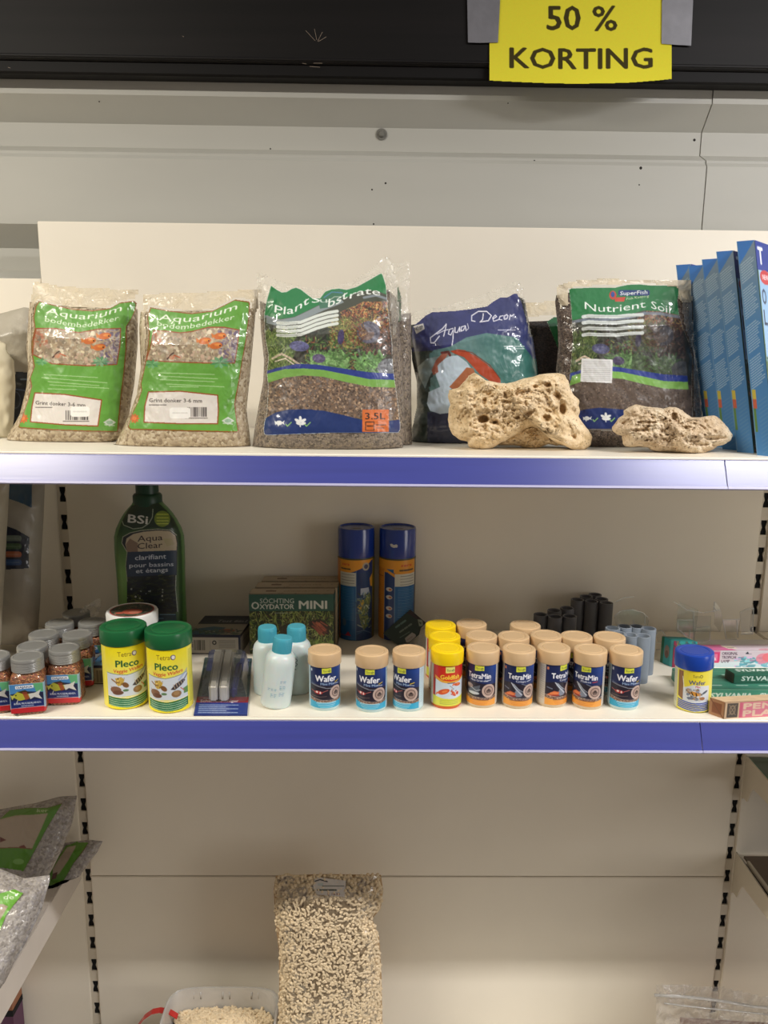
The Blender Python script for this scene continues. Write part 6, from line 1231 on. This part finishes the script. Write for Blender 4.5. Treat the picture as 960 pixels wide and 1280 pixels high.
# rear right
PB=[(82,1057),(95,1052),(111.5,1053),(105,1064),(92,1080),(82,1098),(66,1123.5),(48,1123.5),(52,1110),(60,1095),(70,1075)]
ra=gp_art(PB,[([(84,1059),(95,1056.5),(94,1060),(85,1076),(74,1092),(66,1096),(66,1086),(76,1070)],PE),([(66,1092),(72,1090),(70,1098),(64,1100)],(90,44,40))],0); ra.line([(111,1054),(92,1080),(82,1098),(66,1123)],1.2,(110,60,30))
lbag('gravel bag at the rear of the lower left tray, its corner crossing the slotted post',[(78,1050),(60,1078),(40,1110),(26,1150),(24,1172)],[(128,1050),(122,1064),(108,1085),(90,1112),(78,1132),(70,1150)],[(24,1052),(80,1054),(110,1050),(128,1052)],[(24,1153),(70,1147)],(-.07,-.697),28,.016,21,ra)
PA=[(-30,1024),(0,1023),(12,1012),(35,1009),(60,1009),(79,1003),(60,1034),(45,1062),(30,1089),(0,1085),(-30,1085)]
ra=gp_art(PA,[([(-30,1026),(0,1024),(20,1019),(40,1018.5),(60,1016.5),(52,1035),(40,1061),(20,1059.5),(-30,1060)],PE),([(0,1046),(8,1050),(0,1053)],(100,50,40)),([(24,1058),(30,1056),(33,1060),(24,1060)],(110,50,40))],0)
ra.line([(0,1023),(12,1012),(35,1009.5),(60,1009),(79,1003.5),(60,1034),(45,1062),(30,1089)],1.2,(110,60,30)); ra.line([(0,1060),(20,1059.5),(40,1061)],1,(120,70,40)); ra.text('ker',46,60,1015,4.5,(210,220,190),0,.2); ra.ell(23,1077,7,3.6,(150,190,130),.6)
lbag('uppermost gravel bag with dark green label on the lower left tray',[(-60,1000),(-60,1120)],[(96,996),(90,1030),(76,1065),(62,1092),(50,1112)],[(-60,1010),(0,1012),(45,1004),(75,996),(96,995)],[(-60,1105),(50,1105)],(-.155,-.697),30,.028,22,ra)
PC=[(-10,1117),(8,1112),(18,1110),(30,1116),(28,1122),(18,1131),(8,1145),(0,1165),(-10,1180),(-10,1130)]
ra=Ras(-10,1108,31,1182,1.4,(110,176,60)); ra.A=ra.pmask([(-10,1119),(8,1114),(18,1111),(30,1116.5),(27,1121),(18,1131),(8,1145),(0,1165),(-10,1180)]); ra.text('de',4,17,1124,6,(230,240,220),.0,.15); ra.poly([(-10,1131),(4,1130),(10,1133),(0,1150),(-10,1160)],PE); ra.line([(30,1116),(18,1131),(8,1145),(0,1165),(-10,1180)],1.1,(90,50,30)); 
lbag('front gravel bag with bright green corner label on the lower left tray',[(-60,1080),(-60,1280)],[(62,1092),(58,1106),(52,1128),(42,1150),(32,1172),(18,1200),(4,1232),(-10,1262)],[(-60,1084),(0,1086),(30,1098),(62,1094)],[(-60,1262),(-10,1262)],(-.33,-.697),42,.03,23,ra)
# ================================================================== pellets in a bag, tub, strap, zip bag
M_PEL=PM('pellet_beige',(228,208,174),rough=.75,var=(60,.1)); M_PELD=PM('pellet_core_tan',(176,146,108),rough=.9,var=(200,.15))
bp_=Bag([(345,1092),(342,1110),(343,1130),(345,1160),(349,1190),(349,1230),(348,1280),(350,1420)],[(476,1092),(479,1112),(476,1135),(465,1148),(474,1170),(477,1220),(478,1280),(476,1420)],[(340,1095),(400,1093),(478,1094)],[(345,1418),(480,1418)],-.135,ZD,3,.05,.03,wr=.0035,seed=31,vtop=.12,e=(3.4,.55))
rp=empty('pellet_bag',(-.145,-.135,ZD),0,'large clear bag of beige pellets with a small white price label','bag')
bp_.body('pellet_core',M_PELD,rp,60,110)
pm=[];V=[];Fc=[]; r=random.Random(5); k=0
def pellet(c,ax,up,L,Rr,V,Fc):
    s=ax.cross(up).normalized(); u=s.cross(ax); n0=len(V)
    for t,rr in ((-L,Rr*.7),(-L*.88,Rr),(L*.88,Rr),(L,Rr*.7)):
        for q in range(6): a=q*math.pi/3; V.append(tuple(c+ax*t+(s*math.cos(a)+u*math.sin(a))*rr))
    for i in range(3):
        for q in range(6): Fc.append((n0+i*6+q,n0+i*6+(q+1)%6,n0+(i+1)*6+(q+1)%6,n0+(i+1)*6+q))
    Fc.append(tuple(n0+q for q in range(6))[::-1]); Fc.append(tuple(n0+18+q for q in range(6)))
y=1096.
while y<1400:
    x=344.+r.uniform(0,3)
    while x<479:
        jx,jy=x+r.uniform(-1.4,1.4),y+r.uniform(-1.4,1.4); l=float(interp(jy,bp_.L)); rr_=float(interp(jy,bp_.R))
        dens=1 if jy>1140 else .82
        if l+2<jx<rr_-2 and r.random()<dens:
            P=bp_.pos(np.array([jx]),np.array([jy]),r.choice((.0004,.0026,.0030)))[0]; a=r.uniform(0,math.pi); ax=Vector((math.cos(a),r.uniform(-.3,.3),math.sin(a))).normalized()
            pellet(Vector(P),ax,Vector((0,-1,0)),r.uniform(.0042,.0062),.0030,V,Fc)
        x+=3.2
    y+=3.0
o=mk('pellets',V,Fc,M_PEL,rp,True,None,True,auto=50); tag(o,kind='stuff')
film('bag_film',bp_,[(345,1093),(400,1092),(476,1093),(479,1112),(476,1135),(466,1148),(474,1170),(477,1220),(478,1280),(477,1400),(350,1400),(348,1280),(349,1230),(349,1190),(343,1130)],FILM('clear_pellet_film',.03,(230,224,214),14,.6,.9),rp,.0055,.35)
ra=Ras(390,1095,436,1124,2.,(208,202,196)); ra.A=ra.pmask([(393,1098),(397,1096),(433,1100.5),(431,1121.5),(396,1118.5),(391,1110)]); ra.line([(394,1101.5),(400,1099.5),(409,1102)],1.4,(50,50,50)); ra.small(403,430,1107.5,1.2,(60,70,60),3); ra.small(397,420,1112.5,2,(50,60,50),4); ra.text('€ 14,50',409,425,1119,2.8,(120,60,50),.02); ra.rect(397,1104,404,1107,(180,190,190))
sheet('price_label',ra,lambda X,Y:bp_.pos(X,Y,.0075),PR_MATT,rp)
# tub
M_TUBC=FILM('tub_translucent',.62,(226,224,220),6,.1,1.)
rz=-.945; cb=onZ(283,1233,rz); cx=float(cb[0]); D=.155; cyy=float(cb[1])-D/2; W=.212
tu=empty('pellet_tub',(cx,cyy,ZD),0,'translucent square plastic tub of beige pellets at the bottom picture edge','tub')
def sqr(hx,hy,z,n=64,e=5.): 
    o=[]
    for i in range(n): t=2*math.pi*i/n; c,s=math.cos(t),math.sin(t); k=(abs(c)**e+abs(s)**e)**(-1/e); o.append((hx*c*k,hy*s*k,z))
    return o
hz=rz-ZD; S=[(W/2*.8,D/2*.8,0),(W/2*.82,D/2*.82,.004),(W/2*.93,D/2*.93,hz-.03),(W/2*.94,D/2*.94,hz-.028),(W/2*.97,D/2*.97,hz-.01),(W/2,D/2,hz-.009),(W/2,D/2,hz-.0015),(W/2*.99,D/2*.99,hz),(W/2*.955,D/2*.955,hz),(W/2*.945,D/2*.945,hz-.003),(W/2*.92,D/2*.92,hz-.03),(W/2*.79,D/2*.79,.006)]
V=[];Fc=[];n=64
for a,b,z in S: V+=sqr(a,b,z)
for i in range(len(S)-1):
    for k in range(n): Fc.append((i*n+k,i*n+(k+1)%n,(i+1)*n+(k+1)%n,(i+1)*n+k))
Fc.append(tuple(range(n))[::-1]); Fc.append(tuple((len(S)-1)*n+k for k in range(n)))
mk('tub_shell',V,Fc,M_TUBC,tu,True,auto=50)
m=MB()
for i,xx in enumerate((-.055,0,.055)): m.tube([(xx-.006,D/2*.935,hz-.008),(xx-.007,D/2*.925,hz-.022)],.0016,6); m.tube([(xx+.006,D/2*.935,hz-.008),(xx+.007,D/2*.925,hz-.022)],.0016,6)
m.build('tub_ribs',M_TUBC,tu,smooth=True)
V=[];Fc=[]
base=MB(); ring=[[(W/2*.88*q*math.cos(t),D/2*.88*q*math.sin(t),hz-.045+.018*(1-q*q)) for t in [2*math.pi*k/40 for k in range(40)]] for q in (.02,.35,.7,1.)]
VV=[p for g in ring for p in g]; FF=[]
for i in range(3):
    for k in range(40): FF.append((i*40+k,i*40+(k+1)%40,(i+1)*40+(k+1)%40,(i+1)*40+k))
FF.append(tuple(range(40))[::-1]); base.add(VV,FF).build('pellet_core',M_PELD,tu,smooth=True)
for k in range(1900):
    x=r.uniform(-1,1); y_=r.uniform(-1,1); q=math.hypot(x,y_)
    if abs(x)**5+abs(y_)**5>.85: continue
    a=r.uniform(0,math.pi); ax=Vector((math.cos(a),math.sin(a),r.uniform(-.4,.4))).normalized()
    pellet(Vector((x*W/2*.89,y_*D/2*.89,hz-.043+.018*max(0,1-q*q)+r.uniform(0,.004))),ax,Vector((0,0,1)),r.uniform(.0042,.0062),.0030,V,Fc)
o=mk('pellets',V,Fc,M_PEL,tu,True,None,False,auto=50); tag(o,kind='stuff')
# red strap
M_RED=PM('strap_red',(196,44,40),rough=.35,coat=.3)
st=empty('red_strap',(-.5,-.09,ZD),0,'thin red plastic strap loop beside the translucent tub at the bottom edge','strap')
c_=[onY(x,y,-.10) for x,y in ((160,1330),(166,1300),(172,1282),(180,1271),(190,1264),(200,1262),(212,1264),(222,1270))]
V=[];Fc=[]
for i,p in enumerate(c_): 
    V+=[p+np.array([0,-.006,0]),p+np.array([0,.006,0]),p+np.array([0,.006,-.0022]),p+np.array([0,-.006,-.0022])]
c_2=[p for p in c_]
for i in range(len(c_)-1):
    for k in range(4): Fc.append((4*i+k,4*i+(k+1)%4,4*i+4+(k+1)%4,4*i+4+k))
e=onY(158,1340,-.10); V+=[]; Fc+=[(0,1,2,3),(4*(len(c_)-1),4*(len(c_)-1)+3,4*(len(c_)-1)+2,4*(len(c_)-1)+1)]
MB().add(V,Fc).build('strap_loop',M_RED,st,world=True,bevel=.0005); 
m=MB(); a=c_[0]; m.add([a+np.array([-.001,-.006,0]),a+np.array([-.001,.006,0]),a+np.array([.001,.006,0]),a+np.array([.001,-.006,0]),(a[0]-.001,a[1]-.006,ZD+.0005),(a[0]-.001,a[1]+.006,ZD+.0005),(a[0]+.001,a[1]+.006,ZD+.0005),(a[0]+.001,a[1]-.006,ZD+.0005)],[(0,1,2,3),(4,7,6,5),(0,4,5,1),(1,5,6,2),(2,6,7,3),(3,7,4,0)]); m.build('strap_tail',M_RED,st,world=True)
# zip bag bottom right
zb_=Bag([(817,1226),(818,1280),(820,1420)],[(1010,1240),(1010,1420)],[(817,1227),(850,1229),(900,1231),(960,1244),(1010,1254)],[(817,1418),(1010,1418)],-.14,ZD,3,.03,.02,wr=.004,seed=41,vtop=.6)
zr=empty('zip_bag',(.53,-.14,ZD),0,'clear zip bag with a shiny white seal strip at the bottom right corner','bag')
film('bag_film',zb_,[(817.5,1228),(850,1229.5),(900,1231.5),(960,1245),(1009,1255),(1009,1400),(818,1400)],FILM('zip_film',.26,(214,206,200),45,.7,1.3),zr,.001,.4)
M_SEAL=FILM('seal_white',.6,(236,234,232),30,.2,1.5); m=MB(); m.tube([zb_.pos(np.array([x]),np.array([y]),.004)[0] for x,y in ((818,1244),(850,1245.5),(880,1248.5),(910,1252.5),(940,1258),(975,1261),(1005,1263))],.0026,8); m.build('seal_strip',M_SEAL,zr,smooth=True,world=True)
m=MB(); m.tube([zb_.pos(np.array([x]),np.array([y]),.004)[0] for x,y in ((830,1254),(860,1258),(900,1262),(940,1266),(975,1270))],.0014,8); m.build('seal_strip',M_SEAL,zr,smooth=True,world=True)
zc_=Bag([(850,1270),(850,1418)],[(1010,1270),(1010,1418)],[(850,1272),(1010,1282)],[(850,1418),(1010,1418)],-.125,ZD,3,.02,.01,seed=43,vtop=.3); zc_.body('contents',PM('pinkish_contents',(176,132,112),rough=.7,var=(30,.15)),zr,30,30)
# things at the very bottom left
o=MB().box(-1.87,-.633,-.42,-.002,ZD-.1,ZD).build('base_deck',M_SHELF,bevel=.003); tag(o,'neighbouring cream base deck below the lower left tray','shelf')
o=MB().box(.633,1.87,-.42,-.002,ZD-.1,ZD).build('base_deck',M_SHELF,bevel=.003); tag(o,'neighbouring cream base deck at the lower right behind the zip bag','shelf')
bxr=empty('brown_box',(-.79,-.07,ZD),0,'brown carton corner with black top edge at the bottom left picture edge under the tray','box')
q=onY(15,1243,-.05); q2=onY(17,1270,-.05); x1=float(q2[0]); MB().box(x1-.16,x1-.001,-.05,-.008,ZD+.0005,float(q2[2])).build('carton_body',PM('carton_purple',(90,50,80),rough=.5),bxr,world=True); MB().box(x1-.162,x1,-.052,-.008,float(q2[2]),float(q2[2])+.012).build('black_band',M_BLACK,bxr,world=True); MB().box(x1-.16,x1-.001,-.05,-.008,float(q2[2])+.012,float(q[2])+.04).build('carton_upper',PM('carton_brown',(150,100,70),rough=.6),bxr,world=True)
# ================================================================== camera, lights, world
cd=bpy.data.cameras.new('camera'); co=bpy.data.objects.new('camera',cd); COL.objects.link(co); SC.camera=co
m=Matrix(((RT[0],UP[0],-FW[0],CP[0]),(RT[1],UP[1],-FW[1],CP[1]),(RT[2],UP[2],-FW[2],CP[2]),(0,0,0,1))); co.matrix_world=m
cd.sensor_fit='VERTICAL'; cd.sensor_height=36; cd.lens=F*36/1280.; cd.clip_start=.02; cd.clip_end=50
def area(name,x,y,z,sx,sy,p,c,tgt=None):
    l=bpy.data.lights.new(name,'AREA'); l.shape='RECTANGLE'; l.size=sx; l.size_y=sy; l.energy=p; l.color=c
    o=bpy.data.objects.new(name,l); COL.objects.link(o); o.location=(x,y,z)
    if tgt: o.rotation_euler=(Vector(tgt)-Vector((x,y,z))).to_track_quat('-Z','Y').to_euler()
    return o
area('ceiling_tube_light',-1.52,-1.225,1.165,1.25,.07,46,(1,.93,.80))
area('ceiling_tube_light',1.48,-1.225,1.165,1.5,.07,53,(1,.975,.97))
area('side_fill_light',2.9,-2.3,-.1,1.1,1.3,16,(1,.96,.92),(.5,-.1,-.1))  # unseen fill added to brighten the right side under the shelves
wd=bpy.data.worlds.new('world'); SC.world=wd; wd.use_nodes=True; bg=wd.node_tree.nodes['Background']
tcw=wd.node_tree.nodes.new('ShaderNodeTexCoord'); sp=wd.node_tree.nodes.new('ShaderNodeSeparateXYZ'); wd.node_tree.links.new(tcw.outputs['Generated'],sp.inputs[0])
rw=wd.node_tree.nodes.new('ShaderNodeValToRGB'); rw.color_ramp.elements[0].position=.0; rw.color_ramp.elements[0].color=(.20,.145,.11,1); e_=rw.color_ramp.elements.new(.40); e_.color=(.94,.77,.63,1); rw.color_ramp.elements[1].position=1; rw.color_ramp.elements[1].color=(.40,.37,.34,1)
mr=wd.node_tree.nodes.new('ShaderNodeMapRange'); mr.inputs['From Min'].default_value=-.6; mr.inputs['From Max'].default_value=.8; wd.node_tree.links.new(sp.outputs['Z'],mr.inputs['Value']); wd.node_tree.links.new(mr.outputs[0],rw.inputs[0]); wd.node_tree.links.new(rw.outputs[0],bg.inputs[0])
bg.inputs['Strength'].default_value=.64
SC.view_settings.view_transform='Standard'; SC.view_settings.look='None'; SC.view_settings.gamma=1; SC.view_settings.exposure=0.; SC.view_settings.use_curve_mapping=False
